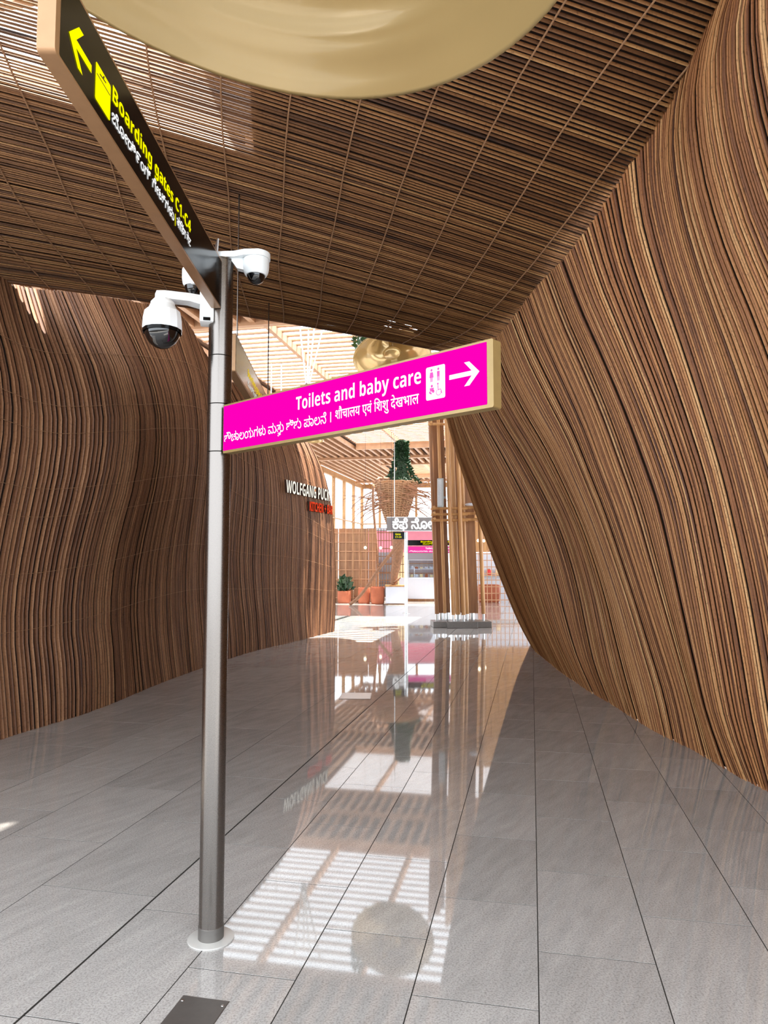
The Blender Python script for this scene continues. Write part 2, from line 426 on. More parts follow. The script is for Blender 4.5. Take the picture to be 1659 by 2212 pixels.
def toned_mesh(name, v, f, tones):
    me = bpy.data.meshes.new(name)
    me.from_pydata(v, [], f)
    me.polygons.foreach_set('use_smooth', [True] * len(me.polygons))
    at = me.attributes.new('tone', 'FLOAT', 'POINT')
    at.data.foreach_set('value', tones)
    me.update()
    return me

def unit(a):
    return a / np.maximum(np.linalg.norm(a, axis=-1, keepdims=True), 1e-9)

def clad(parent, G, mat, flip, fill, depth, jit=0.004, name='bamboo_strip', single=None):
    """G: strips x points x 3. one object per strip"""
    n, k, _ = G.shape
    Tn = np.gradient(G, axis=1); Sd = np.gradient(G, axis=0)
    pitch = np.linalg.norm(Sd, axis=2)
    T = unit(Tn)
    S = unit(Sd - T * np.sum(Sd * T, axis=2, keepdims=True))
    Nn = np.cross(S, T) * (1 if flip else -1)
    perp = np.abs(np.sum(Sd * S, axis=2))
    singles = set(range(n)) if single is None else single
    jv = []; jf = []; jt = []
    for i in range(n):
        off = random.gauss(0, jit)
        C = G[i] + Nn[i] * off
        w = perp[i] * fill / 2 * random.uniform(0.9, 1.08)
        v, f = strip_geo(C, S[i], Nn[i], w, depth)
        tone = random.random()
        if i in singles:
            link(name, toned_mesh(name, v, f, [tone] * len(v)), parent, mat)
        else:
            b = len(jv); jv += v; jf += [tuple(q + b for q in t) for t in f]; jt += [tone] * len(v)
    if jv:
        o = link('bamboo_strips_between', toned_mesh('bamboo_strips_between', jv, jf, jt), parent, mat); o['kind'] = 'stuff'
    return Nn

def sheet(name, G, Nn, off, parent, mat, keep=None, step=1):  # sheet added behind the canes to block light and darken the gaps
    G2 = G + Nn * off
    n, k, _ = G2.shape
    v = [tuple(p) for row in G2 for p in row]
    f = []
    for i in range(n - 1):
        for j in range(k - 1):
            if keep is None or keep(G2[i, j], i, j):
                f.append((i * k + j, (i + 1) * k + j, (i + 1) * k + j + 1, i * k + j + 1))
    me = bpy.data.meshes.new(name); me.from_pydata(v, [], f); me.update()
    return link(name, me, parent, mat)

# right wall: leans in over the passage
R = [np.array(k) for k in RIGHT_KEYS]
near0 = R[0] + np.array([0.06, -1.5, 0]); near1 = R[0] + np.array([0.16, -3.2, 0])
endk = R[-1] + np.outer(np.linspace(1, 1, 11), [0.55, 0.55, 0]) + np.outer(np.linspace(0, 1, 11), [0.25, 0.1, 0])
endk2 = R[-1] + np.array([1.6, 0.75, 0])
RK = [near1, near0] + R + [endk, endk2]
RK = [resample(k, 27) for k in RK]
GR = hermite_rows(RK, 640)
wall_right = empty('wall_right', (2.6, 6, 0), 'tall curved bamboo strip wall leaning in over the passage beside the pink sign', kind='structure')
front = [i for i in range(640) if 3.2 < GR[i, 13, 1] < 9.3][:298]
NR = clad(wall_right, GR, M['cane_right'], True, 0.76, 0.008, single=set(front))
if NR[200, 3, 0] > 0:
    NR = -NR
sheet('shade_backing', GR, NR, -0.02, wall_right, M['void_shade'])

# left wall: waisted, folds back at the head
Lk = [np.array(k) for k in LEFT_KEYS]
yw = math.radians(13)
tw = np.array([math.sin(yw), math.cos(yw), 0])
nl = [Lk[0] - tw * 2.0 + np.array([0.05, 0, 0]), Lk[0] - tw * 4.2 + np.array([0.1, 0, 0])]
for q, zs in zip(nl, (1.1, 1.25)):
    q[:, 2] *= zs
e1 = Lk[-1] + np.outer(np.linspace(1, 1.4, 11), [-0.10, 0.20, 0])
e2 = Lk[-1] + np.outer(np.linspace(1, 1.3, 11), [-0.45, 0.38, 0])
e3 = Lk[-1] + np.outer(np.linspace(1, 1.2, 11), [-1.6, 0.5, 0])
LK = [nl[1], nl[0]] + Lk + [e1, e2, e3]
LK = [resample(k, 17) for k in LK]
GL = hermite_rows(LK, 296)
wall_left = empty('wall_left', (-2.6, 10, 0), 'brown bamboo strip wall with S shaped profile along the left of the passage', kind='structure')
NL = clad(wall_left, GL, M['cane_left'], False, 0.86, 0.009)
if NL[100, 3, 0] < 0:
    NL = -NL
sheet('shade_backing', GL, NL, -0.02, wall_left, M['void_shade'])
# outer skin of the left wall head, so the fold has thickness
for j in (3, 5, 7, 8, 10, 11, 13):
    row = GL[:, j] * 0.55 + GL[:, j + 1] * 0.45 + NL[:, j] * 0.013
    mb = MB(); mb.tube([tuple(p) for p in row[::6]], 0.0028, 4)
    mb.build('binding_cord', M['cord_dark'], wall_left)

# passage ceiling: bamboo blinds, strips run across, cords run towards the hall
CR = resample([(0.95, 9.45, 4.36), (1.15, 8.2, 4.08), (1.30, 7.0, 3.90), (1.48, 6.2, 3.97), (1.66, 5.4, 4.10), (1.95, 4.6, 4.42), (2.35, 3.8, 4.80), (2.6, 2.9, 5.1), (2.75, 2.0, 5.35)], 240)
CL = resample([(-4.2, 6.22, 4.16), (-4.25, 5.5, 4.28), (-4.3, 4.8, 4.42), (-4.3, 4.1, 4.6), (-4.35, 3.4, 4.78), (-4.4, 2.7, 4.96), (-4.4, 2.0, 5.12), (-4.4, 1.3, 5.28), (-4.4, 0.6, 5.4)], 240)
npt = 13
GC = np.zeros((240, npt, 3))
for j in range(npt):
    s = j / (npt - 1)
    GC[:, j] = CL * (1 - s) + CR * s
    GC[:, j, 2] += 0.10 * math.sin(PI * s) * np.linspace(0.6, 1.2, 240) 
ceiling = empty('ceiling', (-1, 5, 4.3), 'dark bamboo blind ceiling sloping over the passage', kind='structure')
NC = clad(ceiling, GC, M['cane_ceiling'], True, 0.66, 0.007, jit=0.003)
if NC[120, 5, 2] > 0:
    NC = -NC
GF = np.array([resample(row, 60) for row in GC[::4]])
NF = np.array([resample(row, 60) for row in NC[::4]])
holes = set()
rr = random.Random(3)
for _ in range(9):
    holes.add((rr.randint(4, 6), rr.randint(46, 50)))
open_row = int(np.argmin(np.abs(GF[:, 18, 1] - 4.25)))
def keep_back(p, i, j):
    if (i, j) in holes:
        return False
    return not (i >= open_row and p[0] < -0.95)
sheet('shade_backing', GF, NF, -0.05, ceiling, M['void_shade'], keep_back)
fine = [resample(GC[:, j], 60) for j in range(npt)]
FINE = np.array(fine)                       # npt x 60 x 3
def ceil_pt(s, q):
    a = s * (npt - 1); i = min(int(a), npt - 2); x = a - i
    b = q * 59; k = min(int(b), 58); y = b - k
    return (FINE[i, k] * (1 - x) + FINE[i + 1, k] * x) * (1 - y) + (FINE[i, k + 1] * (1 - x) + FINE[i + 1, k + 1] * x) * y
for c in range(14):
    s0 = 0.06 + c * 0.068
    pts = [ceil_pt(min(max(s0 + 0.05 * (q / 19 - 0.3), 0), 1), q / 19) + np.array([0, 0, -0.016 + 0.004 * (q % 2)]) for q in range(20)]
    MB().tube([tuple(p) for p in pts], 0.006, 5).build('binding_cord', M['cord_dark'], ceiling)
# rolled lower edge of the blind
MB().tube([tuple(p + np.array([0, 0, 0.0])) for p in GC[0]], 0.022, 8).build('edge_rod', M['cane_ceiling'], ceiling, smooth=True)

# ------------------------------------------------------------------ floor of granite tiles
floor = empty('floor', (0, 8, 0), 'polished grey granite tile floor running from the passage into the hall', kind='structure')
MB().hexa([UW(-22, -8, -0.10), UW(22, -8, -0.10), UW(22, 62, -0.10), UW(-22, 62, -0.10)], [UW(-22, -8, -0.0009), UW(22, -8, -0.0009), UW(22, 62, -0.0009), UW(-22, 62, -0.0009)]).build('slab', M['grout'], floor)
edges = [-1.725, -1.310, -0.880, -0.444, 0.003, 0.448, 0.901]
while edges[-1] < 14: edges.append(edges[-1] + 0.447)
while edges[0] > -14: edges.insert(0, edges[0] - 0.60 if edges[0] < -1.7 else edges[0] - 0.447)
i0 = min(range(len(edges)), key=lambda i: abs(edges[i] - 0.003))
PT = 0.767
tiles = []
for i in range(len(edges) - 1):
    left_side = edges[i + 1] < -1.7
    par = (i - i0) % 2
    pitch = 0.90 if left_side else PT
    base = 4.55 if par == 0 else 4.55 + PT / 2
    k0 = int((-4 - base) / pitch)
    for k in range(k0, int((54 - base) / pitch)):
        a = base + k * pitch
        gl = 0.005 if abs(edges[i] + 1.725) < 0.01 else 0.0022
        gr = 0.005 if abs(edges[i + 1] + 1.725) < 0.01 else 0.0022
        tiles.append((edges[i] + gl, edges[i + 1] - gr, a + 0.0022, a + pitch - 0.0022))
def in_view(t):
    p = UW((t[0] + t[1]) / 2, (t[2] + t[3]) / 2)
    return p.y > 1.9 and abs(p.x) < 0.56 * p.y + 0.35 and p.x > -4.2 and p.x < 3.0
vis = sorted([t for t in tiles if in_view(t)], key=lambda t: UW((t[0] + t[1]) / 2, (t[2] + t[3]) / 2).y)[:298]
visset = set(vis)
rest = MB()
bev = 0.0003
cache = {}
for t in tiles:
    lo = [UW(t[0], t[2], -0.02), UW(t[1], t[2], -0.02), UW(t[1], t[3], -0.02), UW(t[0], t[3], -0.02)]
    mid = [UW(t[0], t[2], -bev), UW(t[1], t[2], -bev), UW(t[1], t[3], -bev), UW(t[0], t[3], -bev)]
    hi = [UW(t[0] + bev, t[2] + bev), UW(t[1] - bev, t[2] + bev), UW(t[1] - bev, t[3] - bev), UW(t[0] + bev, t[3] - bev)]
    fs = [(0, 1, 5, 4), (1, 2, 6, 5), (2, 3, 7, 6), (3, 0, 4, 7), (4, 5, 9, 8), (5, 6, 10, 9), (6, 7, 11, 10), (7, 4, 8, 11), (8, 9, 10, 11)]
    if t in visset:
        key = (round(t[1] - t[0], 4), round(t[3] - t[2], 4))
        c = UW((t[0] + t[1]) / 2, (t[2] + t[3]) / 2)
        if key not in cache:
            me = bpy.data.meshes.new('floor_tile'); me.from_pydata([tuple(p - c) for p in lo + mid + hi], [], fs); me.update(); me.materials.append(M['granite'])
            cache[key] = me
        o = bpy.data.objects.new('floor_tile', cache[key]); COL.objects.link(o); o.parent = floor
        o.location = c - Vector(floor.location)
    else:
        rest.add(lo + mid + hi, fs)
o = rest.build('floor_tiles_beyond', M['granite'], floor); o['kind'] = 'stuff'

# ------------------------------------------------------------------ lettering
def bold_sans(s):
    out = ''
    for ch in s:
        if 'A' <= ch <= 'Z': out += chr(0x1D5D4 + ord(ch) - 65)
        elif 'a' <= ch <= 'z': out += chr(0x1D5EE + ord(ch) - 97)
        elif '0' <= ch <= '9': out += chr(0x1D7EC + ord(ch) - 48)
        else: out += ch
    return out

_text_cache = {}
def text_points(body):
    """vertices and faces of a line of text, one em high"""
    if body in _text_cache: return _text_cache[body]
    c = bpy.data.curves.new('text', 'FONT'); c.body = body; c.size = 1.0; c.resolution_u = 3
    o = bpy.data.objects.new('text', c); COL.objects.link(o)
    bpy.context.view_layer.update()
    dg = bpy.context.evaluated_depsgraph_get()
    me = bpy.data.meshes.new_from_object(o.evaluated_get(dg))
    v = [tuple(p.co) for p in me.vertices]; f = [tuple(p.vertices) for p in me.polygons]
    bpy.data.objects.remove(o, do_unlink=True); bpy.data.meshes.remove(me); bpy.data.curves.remove(c)
    _text_cache[body] = (v, f)
    return v, f

def words_of(v, f, gap=0.20):
    """vertex/face lists of each word of a line"""
    iv = sorted((min(v[i][0] for i in q), max(v[i][0] for i in q), k) for k, q in enumerate(f))
    groups = []; end = None
    for x0, x1, k in iv:
        if end is None or x0 > end + gap: groups.append([])
        groups[-1].append(k); end = x1 if end is None else max(end, x1)
    return [[f[k] for k in g] for g in groups]

def lettering(name, body, mat, parent, o, ax, ay, az, x0, x1, y0, size, lift=0.0015, fat=0.0, thick=0.0, fn=None, gap=0.14):
    v, f = text_points(body)
    xs = [p[0] for p in v]
    sx = (x1 - x0) / (max(xs) - min(xs)); mx = min(xs)
    shifts = [(0, 0)] if fat == 0 else [(-fat, 0), (fat, 0), (0, -fat), (0, fat), (0, 0)]
    last = None
    for fw in words_of(v, f, gap):
        used = sorted({i for q in fw for i in q}); idx = {i: n for n, i in enumerate(used)}
        vv = [v[i] for i in used]; ff = [tuple(idx[i] for i in q) for q in fw]
        mb = MB()
        for k, (dx, dy) in enumerate(shifts):
            P = []
            for p in vv:
                a, b = x0 + (p[0] - mx) * sx + dx * size, y0 + p[1] * size + dy * size
                P.append(fn(a, b, lift) if fn else o + ax * a + ay * b + az * (lift + 0.00005 * k))
            mb.add(P, ff)
            if thick > 0:
                cnt = {}
                for q in ff:
                    for i in range(len(q)):
                        e = (q[i], q[(i + 1) % len(q)])
                        if (e[1], e[0]) in cnt: cnt.pop((e[1], e[0]))
                        else: cnt[e] = 1
                Q = [fn(x0 + (p[0] - mx) * sx, y0 + p[1] * size, lift - thick) for p in vv]
                side = MB()
                for a, b in cnt:
                    side.add([P[a], P[b], Q[b], Q[a]], [(0, 1, 2, 3)])
        last = link(name, mb.mesh(name), parent, mat)
        if thick > 0:
            link('letter_return', side.mesh('letter_return'), last, M['letter_side'])
    return last

def arrow(name, mat, parent, o, ax, ay, az, cx, cy, L, hgt, flip, lift=0.0015):
    """straight arrow with an open head and one cut corner"""
    s = -1 if flip else 1
    w = hgt * 0.10
    shaft = [(-L / 2, -w), (L / 2 - w * 1.6, -w), (L / 2 - w * 1.6, w), (-L / 2, w)]
    hh = hgt / 2
    head = [(L / 2, 0), (L / 2 - hh, hh), (L / 2 - hh - w * 2.6, hh), (L / 2 - w * 2.9, 0), (L / 2 - hh - w * 2.6, -hh), (L / 2 - hh, -hh)]
    mb = MB()
    for poly in (shaft, head):
        n = len(poly)
        P = [o + ax * (cx + s * x) + ay * (cy + y) + az * lift for x, y in poly]
        mb.add(P, [tuple(range(n))] if n == 4 else [(0, 1, 2, 3), (0, 3, 4, 5)])
    return link(name, mb.mesh(name), parent, mat)

def flat(name, polys, mat, parent, o, ax, ay, az, lift):
    mb = MB()
    for p in polys:
        mb.add([o + ax * x + ay * y + az * lift for x, y in p], [tuple(range(len(p)))])
    return link(name, mb.mesh(name), parent, mat)

def rrect(x0, x1, y0, y1, r, n=4):
    P = []
    for cx, cy, a0 in ((x1 - r, y1 - r, 0), (x0 + r, y1 - r, PI / 2), (x0 + r, y0 + r, PI), (x1 - r, y0 + r, 1.5 * PI)):
        for k in range(n + 1):
            a = a0 + PI / 2 * k / n
            P.append((cx + r * math.cos(a), cy + r * math.sin(a)))
    return P
def disc(cx, cy, r, n=14):
    return [(cx + r * math.cos(2 * PI * k / n), cy + r * math.sin(2 * PI * k / n)) for k in range(n)]

ZV = Vector((0, 0, 1))
# ------------------------------------------------------------------ near signpost
PX, PY, PR = -0.713, 3.05, 0.0505
post = empty('signpost', (PX, PY, 0), 'round brushed steel signpost standing on a disc plate in the left foreground', 'signpost')
MB().lathe([(0.0, 0.0005), (0.094, 0.0005), (0.094, 0.005), (0.088, 0.007), (0.0, 0.007)], (PX, PY, 0), 48).build('base_plate', M['plate_light'], post, auto=30)
MB().lathe([(0.052, 0.007), (0.0525, 0.055), (0.0505, 0.057)], (PX, PY, 0), 40).build('base_collar', M['steel_plate'], post, auto=30)
cuts = [0.055, 2.017, 2.224, 2.435, 2.862]
for a, b in zip(cuts[:-1], cuts[1:]):
    g = 0.002
    MB().lathe([(PR - 0.004, a + 0.0005), (PR, a + g), (PR, b - g), (PR - 0.004, b - 0.0005)], (PX, PY, 0), 48).build('pole_section', M['steel'], post, auto=40)
MB().lathe([(0.0, 2.862), (PR, 2.862), (PR, 2.868), (0.0, 2.872)], (PX, PY, 0), 40).build('top_cap', M['steel'], post, auto=40)
MB().prism([(0, 0), (0.055, 0.0), (0.05, 0.008), (-0.005, 0.075), (-0.012, 0.072)], Vector((PX - 0.012, PY - 0.05, 2.87)), Vector((0.6, -0.8, 0)) * -1, ZV, Vector((0.8, 0.6, 0)), 0, 0.006).build('mounting_fin', M['steel_light'], post)

KB = 'ಬೋಡಿ೯ಂಗ್ ಗೇಟ್ಗಳು'
# boarding gates blade: runs from the post towards the viewer
o = Vector((-0.700, 0, 0)); ax = Vector((0, 1, 0)); ay = ZV; az = Vector((1, 0, 0))
bs = empty('boarding_gates_sign', (-0.718, 2.2, 2.64), 'black blade sign with lit yellow Boarding gates C1-C4 lettering high on the steel post', 'sign')
MB().prism(rrect(1.445, 2.9985, 2.633, 2.845, 0.012), o, ax, ay, az, -0.040, -0.0005).build('casing', M['bronze'], bs, auto=40)
flat('face', [rrect(1.466, 2.996, 2.640, 2.838, 0.004)], M['black_gloss'], bs, o, ax, ay, az, 0.0)
arrow('arrow', M['yellow_on'], bs, o, ax, ay, az, 1.565, 2.722, 0.122, 0.098, True)
ic = flat('boarding_pass_icon', [rrect(1.650, 1.744, 2.668, 2.762, 0.006)], M['yellow_on'], bs, o, ax, ay, az, 0.0015)
flat('icon_lines', [[(1.655, 2.732), (1.739, 2.732), (1.739, 2.735), (1.655, 2.735)], [(1.672, 2.742), (1.712, 2.746), (1.712, 2.750), (1.672, 2.746)], [(1.690, 2.748), (1.697, 2.757), (1.701, 2.757), (1.699, 2.749)]], M['black_gloss'], ic, o, ax, ay, az, 0.0022)
lettering('lettering', bold_sans('Boarding gates C1-C4'), M['yellow_on'], bs, o, ax, ay, az, 1.757, 2.502, 2.733, 0.060)
lettering('kannada_lettering', KB, M['white_on'], bs, o, ax, ay, az, 1.757, 2.300, 2.678, 0.046, fat=0.012)
flat('divider', [[(2.312, 2.670), (2.317, 2.670), (2.317, 2.712), (2.312, 2.712)]], M['yellow_on'], bs, o, ax, ay, az, 0.0015)
lettering('hindi_lettering', 'बोिडंग गेट', M['white_on'], bs, o, ax, ay, az, 2.333, 2.505, 2.682, 0.042, fat=0.012)

# toilets and baby care blade: reaches from the post to the right
A = Vector((-0.6437, 2.9524, 0)); ax = Vector((0.740, -0.672, 0)).normalized(); az = Vector((-0.672, -0.740, 0)).normalized()
ps = empty('toilets_sign', (-0.2, 2.62, 2.0050), 'glowing magenta sign reading Toilets and baby care with a right arrow', 'sign')
MB().prism(rrect(-0.0503, 1.3058, 2.0040, 2.2111, 0.006), A, ax, ZV, az, -0.042, -0.0005).build('casing', M['gold'], ps, auto=40)
flat('light_box', [rrect(-0.0484, 1.2836, 2.0146, 2.2044, 0.003)], M['pink'], ps, A, ax, ZV, az, 0.0)
lettering('lettering', bold_sans('Toilets and baby care'), M['white_on'], ps, A, ax, ZV, az, 0.4201, 1.0319, 2.1211, 0.070)
KN = 'ಶೌಚಾಲಯಗಳು ಮತು ಶಿಶು ಪಾಲನೆ'
lettering('kannada_lettering', KN, M['white_on'], ps, A, ax, ZV, az, -0.0387, 0.5876, 2.0495, 0.052, fat=0.007)
_w = lambda s: max(q[0] for q in text_points(s)[0])
_m = min(q[0] for q in text_points(KN)[0]); _s = (0.5876 - (-0.0387)) / (_w(KN) - _m)
_a = -0.0387 + (_w('ಶೌಚಾಲಯಗಳು ಮ') - _m) * _s; _b = -0.0387 + (_w('ಶೌಚಾಲಯಗಳು ಮತ') - _m) * _s
lettering('kannada_subletter', 'ತ', M['white_on'], ps, A, ax, ZV, az, _a + 0.35 * (_b - _a), _a + 1.0 * (_b - _a), 2.0495 - 0.017, 0.026, fat=0.02)
flat('divider', [[(0.6089, 2.0495), (0.6137, 2.0495), (0.6137, 2.0872), (0.6089, 2.0872)]], M['white_on'], ps, A, ax, ZV, az, 0.0015)
lettering('hindi_lettering', 'शौचालय एवं शि\u200bशु देखभाल'.replace('शि\u200b', 'िश'), M['white_on'], ps, A, ax, ZV, az, 0.6350, 1.0222, 2.0572, 0.050, fat=0.011)
ic = flat('toilet_icon', [rrect(1.0522, 1.1287, 2.0601, 2.1666, 0.006)], M['white_on'], ps, A, ax, ZV, az, 0.0015)
figs = []
for cx, skirt in ((1.0754, True), (1.1026, False)):
    figs.append(disc(cx, 2.1550, 0.0042, 10))
    w = 0.0085 if skirt else 0.0062
    figs.append([(cx - 0.0055, 2.1482), (cx + 0.0055, 2.1482), (cx + (w if skirt else 0.005), 2.1308), (cx - (w if skirt else 0.005), 2.1308)])
    figs.append([(cx - 0.0045, 2.1308), (cx - 0.0008, 2.1308), (cx - 0.0008, 2.1172), (cx - 0.0040, 2.1172)])
    figs.append([(cx + 0.0008, 2.1308), (cx + 0.0045, 2.1308), (cx + 0.0040, 2.1172), (cx + 0.0008, 2.1172)])
# baby carer
figs += [disc(1.0764, 2.1037, 0.0046, 10), [(1.0677, 2.0979), (1.0851, 2.0979), (1.0832, 2.0863), (1.0696, 2.0863)], [(1.0658, 2.0882), (1.0764, 2.0824), (1.0745, 2.0766), (1.0648, 2.0824)], disc(1.0822, 2.0863, 0.0052, 10)]
# wheelchair
def ring(cx, cy, r0, r1, a0, a1, n=14):
    out = []
    for k in range(n):
        b, c = a0 + (a1 - a0) * k / n, a0 + (a1 - a0) * (k + 1) / n
        out.append([(cx + r0 * math.cos(b), cy + r0 * math.sin(b)), (cx + r1 * math.cos(b), cy + r1 * math.sin(b)), (cx + r1 * math.cos(c), cy + r1 * math.sin(c)), (cx + r0 * math.cos(c), cy + r0 * math.sin(c))])
    return out
figs += ring(1.1035, 2.0805, 0.0085, 0.0105, 2.2, 2 * PI + 0.3) + [disc(1.1006, 2.1076, 0.0034, 10), [(1.0992, 2.1037), (1.1021, 2.1037), (1.1035, 2.0863), (1.1006, 2.0863)], [(1.1016, 2.0901), (1.1122, 2.0901), (1.1122, 2.0877), (1.1016, 2.0877)], [(1.1103, 2.0892), (1.1132, 2.0892), (1.1180, 2.0747), (1.1151, 2.0747)]]
flat('pictograms', figs, M['pink_flat'], ic, A, ax, ZV, az, 0.0024)
arrow('arrow', M['white_on'], ps, A, ax, ZV, az, 1.2013, 2.1192, 0.113, 0.074, False)

# ------------------------------------------------------------------ security cameras
def dome_camera(label, loc, rh, rd, zt, zb, zd, arm, group='security cameras on the signpost', skirt=True, facets=14):
    t = empty('security_camera', loc, label, 'camera', group)
    x, y = loc[0], loc[1]
    if skirt:
        prof = [(rh * 0.96, zb), (rh, zb + 0.004), (rh * 0.97, zb + (zt - zb) * 0.45), (rh * 0.90, zb + (zt - zb) * 0.72), (rh * 0.70, zb + (zt - zb) * 0.86), (rh * 0.62, zt), (0.0, zt)]
    else:
        prof = [(rh * 0.80, zb), (rh * 0.93, zb + 0.012), (rh, zb + (zt - zb) * 0.45), (rh, zt - 0.004), (rh * 0.97, zt), (0.0, zt)]
    MB().lathe([(0.0, zb)] + prof, (x, y, 0), facets if skirt else 36).build('housing', M['cam_white'], t, auto=25)
    n = 12
    dp = [(rd * math.cos(a), zb + 0.004 - (zb - zd) * math.sin(a)) for a in [PI / 2 * k / n for k in range(n, -1, -1)]]
    MB().lathe(dp, (x, y, 0), 36).build('dome', M['dome'], t, smooth=True)
    if skirt:
        MB().lathe([(rd * 1.0, zb - 0.004), (rh * 0.98, zb - 0.012), (rh * 0.98, zb + 0.002), (rd, zb + 0.002)], (x, y, 0), facets).build('trim_ring', M['black_gloss'], t, auto=30)
    arm(t)
    return t

def arm_big(t):
    d = Vector((-0.936 - (-0.75), 2.95 - 3.04, 0)).normalized(); s = Vector((-d.y, d.x, 0))
    mb = MB()
    prof = [(0.00, 2.640, 2.690, 0.030), (0.10, 2.655, 2.692, 0.030), (0.20, 2.650, 2.686, 0.034), (0.235, 2.652, 2.682, 0.028)]
    b = Vector((-0.750, 3.035, 0))
    for (x0, a0, c0, w0), (x1, a1, c1, w1) in zip(prof[:-1], prof[1:]):
        lo = [b + d * x0 - s * w0 + ZV * a0, b + d * x1 - s * w1 + ZV * a1, b + d * x1 + s * w1 + ZV * a1, b + d * x0 + s * w0 + ZV * a0]
        hi = [b + d * x0 - s * w0 * .8 + ZV * c0, b + d * x1 - s * w1 * .8 + ZV * c1, b + d * x1 + s * w1 * .8 + ZV * c1, b + d * x0 + s * w0 * .8 + ZV * c0]
        mb.hexa(lo, hi)
    a = mb.build('arm', M['cam_white'], t)
    MB().box((-0.768, 3.03, 2.650), (0.060, 0.085, 0.150), 0.2).build('wall_bracket', M['cam_white'], t, bevel=0.008, auto=40)
    MB().box((-0.762, 3.005, 2.585), (0.030, 0.05, 0.012), 0.2).build('cable_gland', M['black_gloss'], t)
    MB().lathe([(0.050, 2.628), (0.050, 2.640), (0.038, 2.655), (0.0, 2.655)], (-0.936, 2.95, 0), 24).build('neck', M['cam_white'], t, auto=30)
dome_camera('large white dome camera with smoked ball hanging from an arm left of the post', (-0.936, 2.95, 2.44), 0.082, 0.074, 2.632, 2.522, 2.440, arm_big)

def arm_back(t):
    MB().box((-0.80, 3.11, 2.80), (0.12, 0.05, 0.030), -0.3).build('arm', M['cam_white'], t, bevel=0.006, auto=40)
dome_camera('white dome camera half hidden behind the black boarding sign', (-0.862, 3.15, 2.73), 0.052, 0.040, 2.868, 2.790, 2.735, arm_back, skirt=False)

def arm_top(t):
    b = Vector((PX, PY, 0)); d = Vector((0.151, 0.0, 0)); 
    poly = [(-0.02, -0.030), (0.06, -0.036), (0.11, -0.056)] + [(0.151 + 0.062 * math.cos(a), 0.062 * math.sin(a)) for a in [(-PI / 2 * 0.8) + PI * 0.8 * k / 10 for k in range(11)]] + [(0.11, 0.056), (0.06, 0.036), (-0.02, 0.030)]
    MB().prism(poly, b, Vector((1, 0, 0)), Vector((0, 1, 0)), ZV, 2.872, 2.897).build('top_plate', M['cam_white'], t, auto=40)
    MB().prism([(0.0, 0.0), (0.11, 0.0), (0.11, -0.055), (0.07, -0.045), (0.045, -0.010)], b + ZV * 2.873, Vector((1, 0, 0)), ZV, Vector((0, 1, 0)), -0.018, 0.018).build('gusset', M['cam_white'], t, auto=40)
dome_camera('white dome camera on a bracket at the very top of the post', (PX + 0.151, PY, 2.76), 0.057, 0.040, 2.872, 2.800, 2.758, arm_top, skirt=False)

# ------------------------------------------------------------------ bell overhead
def bell(name, label, c, tilt, r, h, mat, prof_in, cable_top, group=None):
    t = empty(name, c, label, 'bell', group)
    nrm = Vector(tilt).normalized()
    Mx = nrm.to_track_quat('Z', 'Y').to_matrix()
    inner = [(a * r, b * h) for a, b in prof_in]
    outer = [(a * r + 0.014 * r, b * h + 0.010) for a, b in prof_in]
    ring = inner[::-1] + [(inner[0][0] + 0.012 * r, inner[0][1] - 0.008)] + outer + [(0.0, outer[-1][1] + 0.03 * h)]
    MB().lathe([(0.0, inner[-1][1])] + ring, c, 72, Mx).build('shell', mat, t, smooth=True)
    tip = Vector(c) + Mx @ Vector((0, 0, h * 1.03))
    MB().tube([tip, (tip.x, tip.y, cable_top)], 0.012, 8).build('hanger', M['steel'], t)
    return t, Mx
b1, MX1 = bell('hanging_bell', 'huge champagne coloured bell overhead at the top of the picture', (-0.625, 1.755, 3.688), (0.3, 0, 1), 1.277, 1.05, M['bell'], [(1.0, 0.0), (0.97, 0.035), (0.92, 0.075), (0.88, 0.10), (0.865, 0.12), (0.85, 0.125), (0.84, 0.15), (0.76, 0.19), (0.64, 0.25), (0.55, 0.31), (0.47, 0.40), (0.40, 0.58), (0.33, 0.78), (0.22, 0.92), (0.12, 0.98)], 5.2)
MB().lathe([(0.0, -0.05), (0.05, -0.03), (0.06, 0.0), (0.05, 0.04), (0.025, 0.07), (0.02, 0.12)], Vector((-0.625, 1.755, 3.688)) + MX1 @ Vector((0, 0, 0.70)), 20, MX1).build('light_bulb', M['bulb'], b1, smooth=True)

# ------------------------------------------------------------------ floor plates
def plate(name, label, corners, mat, z):
    t = empty(name, Vector(corners[0]), label, 'floor plate')
    c = sum((Vector(p) for p in corners), Vector()) / 4
    lo = [Vector(p) for p in corners]; hi = [c + (Vector(p) - c) * 0.97 + ZV * z for p in corners]
    MB().hexa([p + ZV * 0.0004 for p in lo], hi).build('lid', mat, t)
    for p in corners:
        q = c + (Vector(p) - c) * 0.85 + ZV * (z + 0.0004)
        MB().lathe([(0.0, 0.0), (0.006, 0.0), (0.005, 0.0015), (0.0, 0.0015)], q, 12).build('screw', M['steel_light'], t)
    return t
plate('floor_hatch', 'dark steel access hatch set in the floor in front of the post', [UW(-1.243, 2.465), UW(-1.065, 2.465), UW(-1.065, 2.03), UW(-1.243, 2.03)], M['steel_plate'], 0.003)
plate('floor_box', 'small pale metal floor box lid in the middle of the passage', [UW(-2.21, 8.26), UW(-1.87, 8.33), UW(-1.80, 7.95), UW(-2.15, 7.88)], M['steel_light'], 0.004)

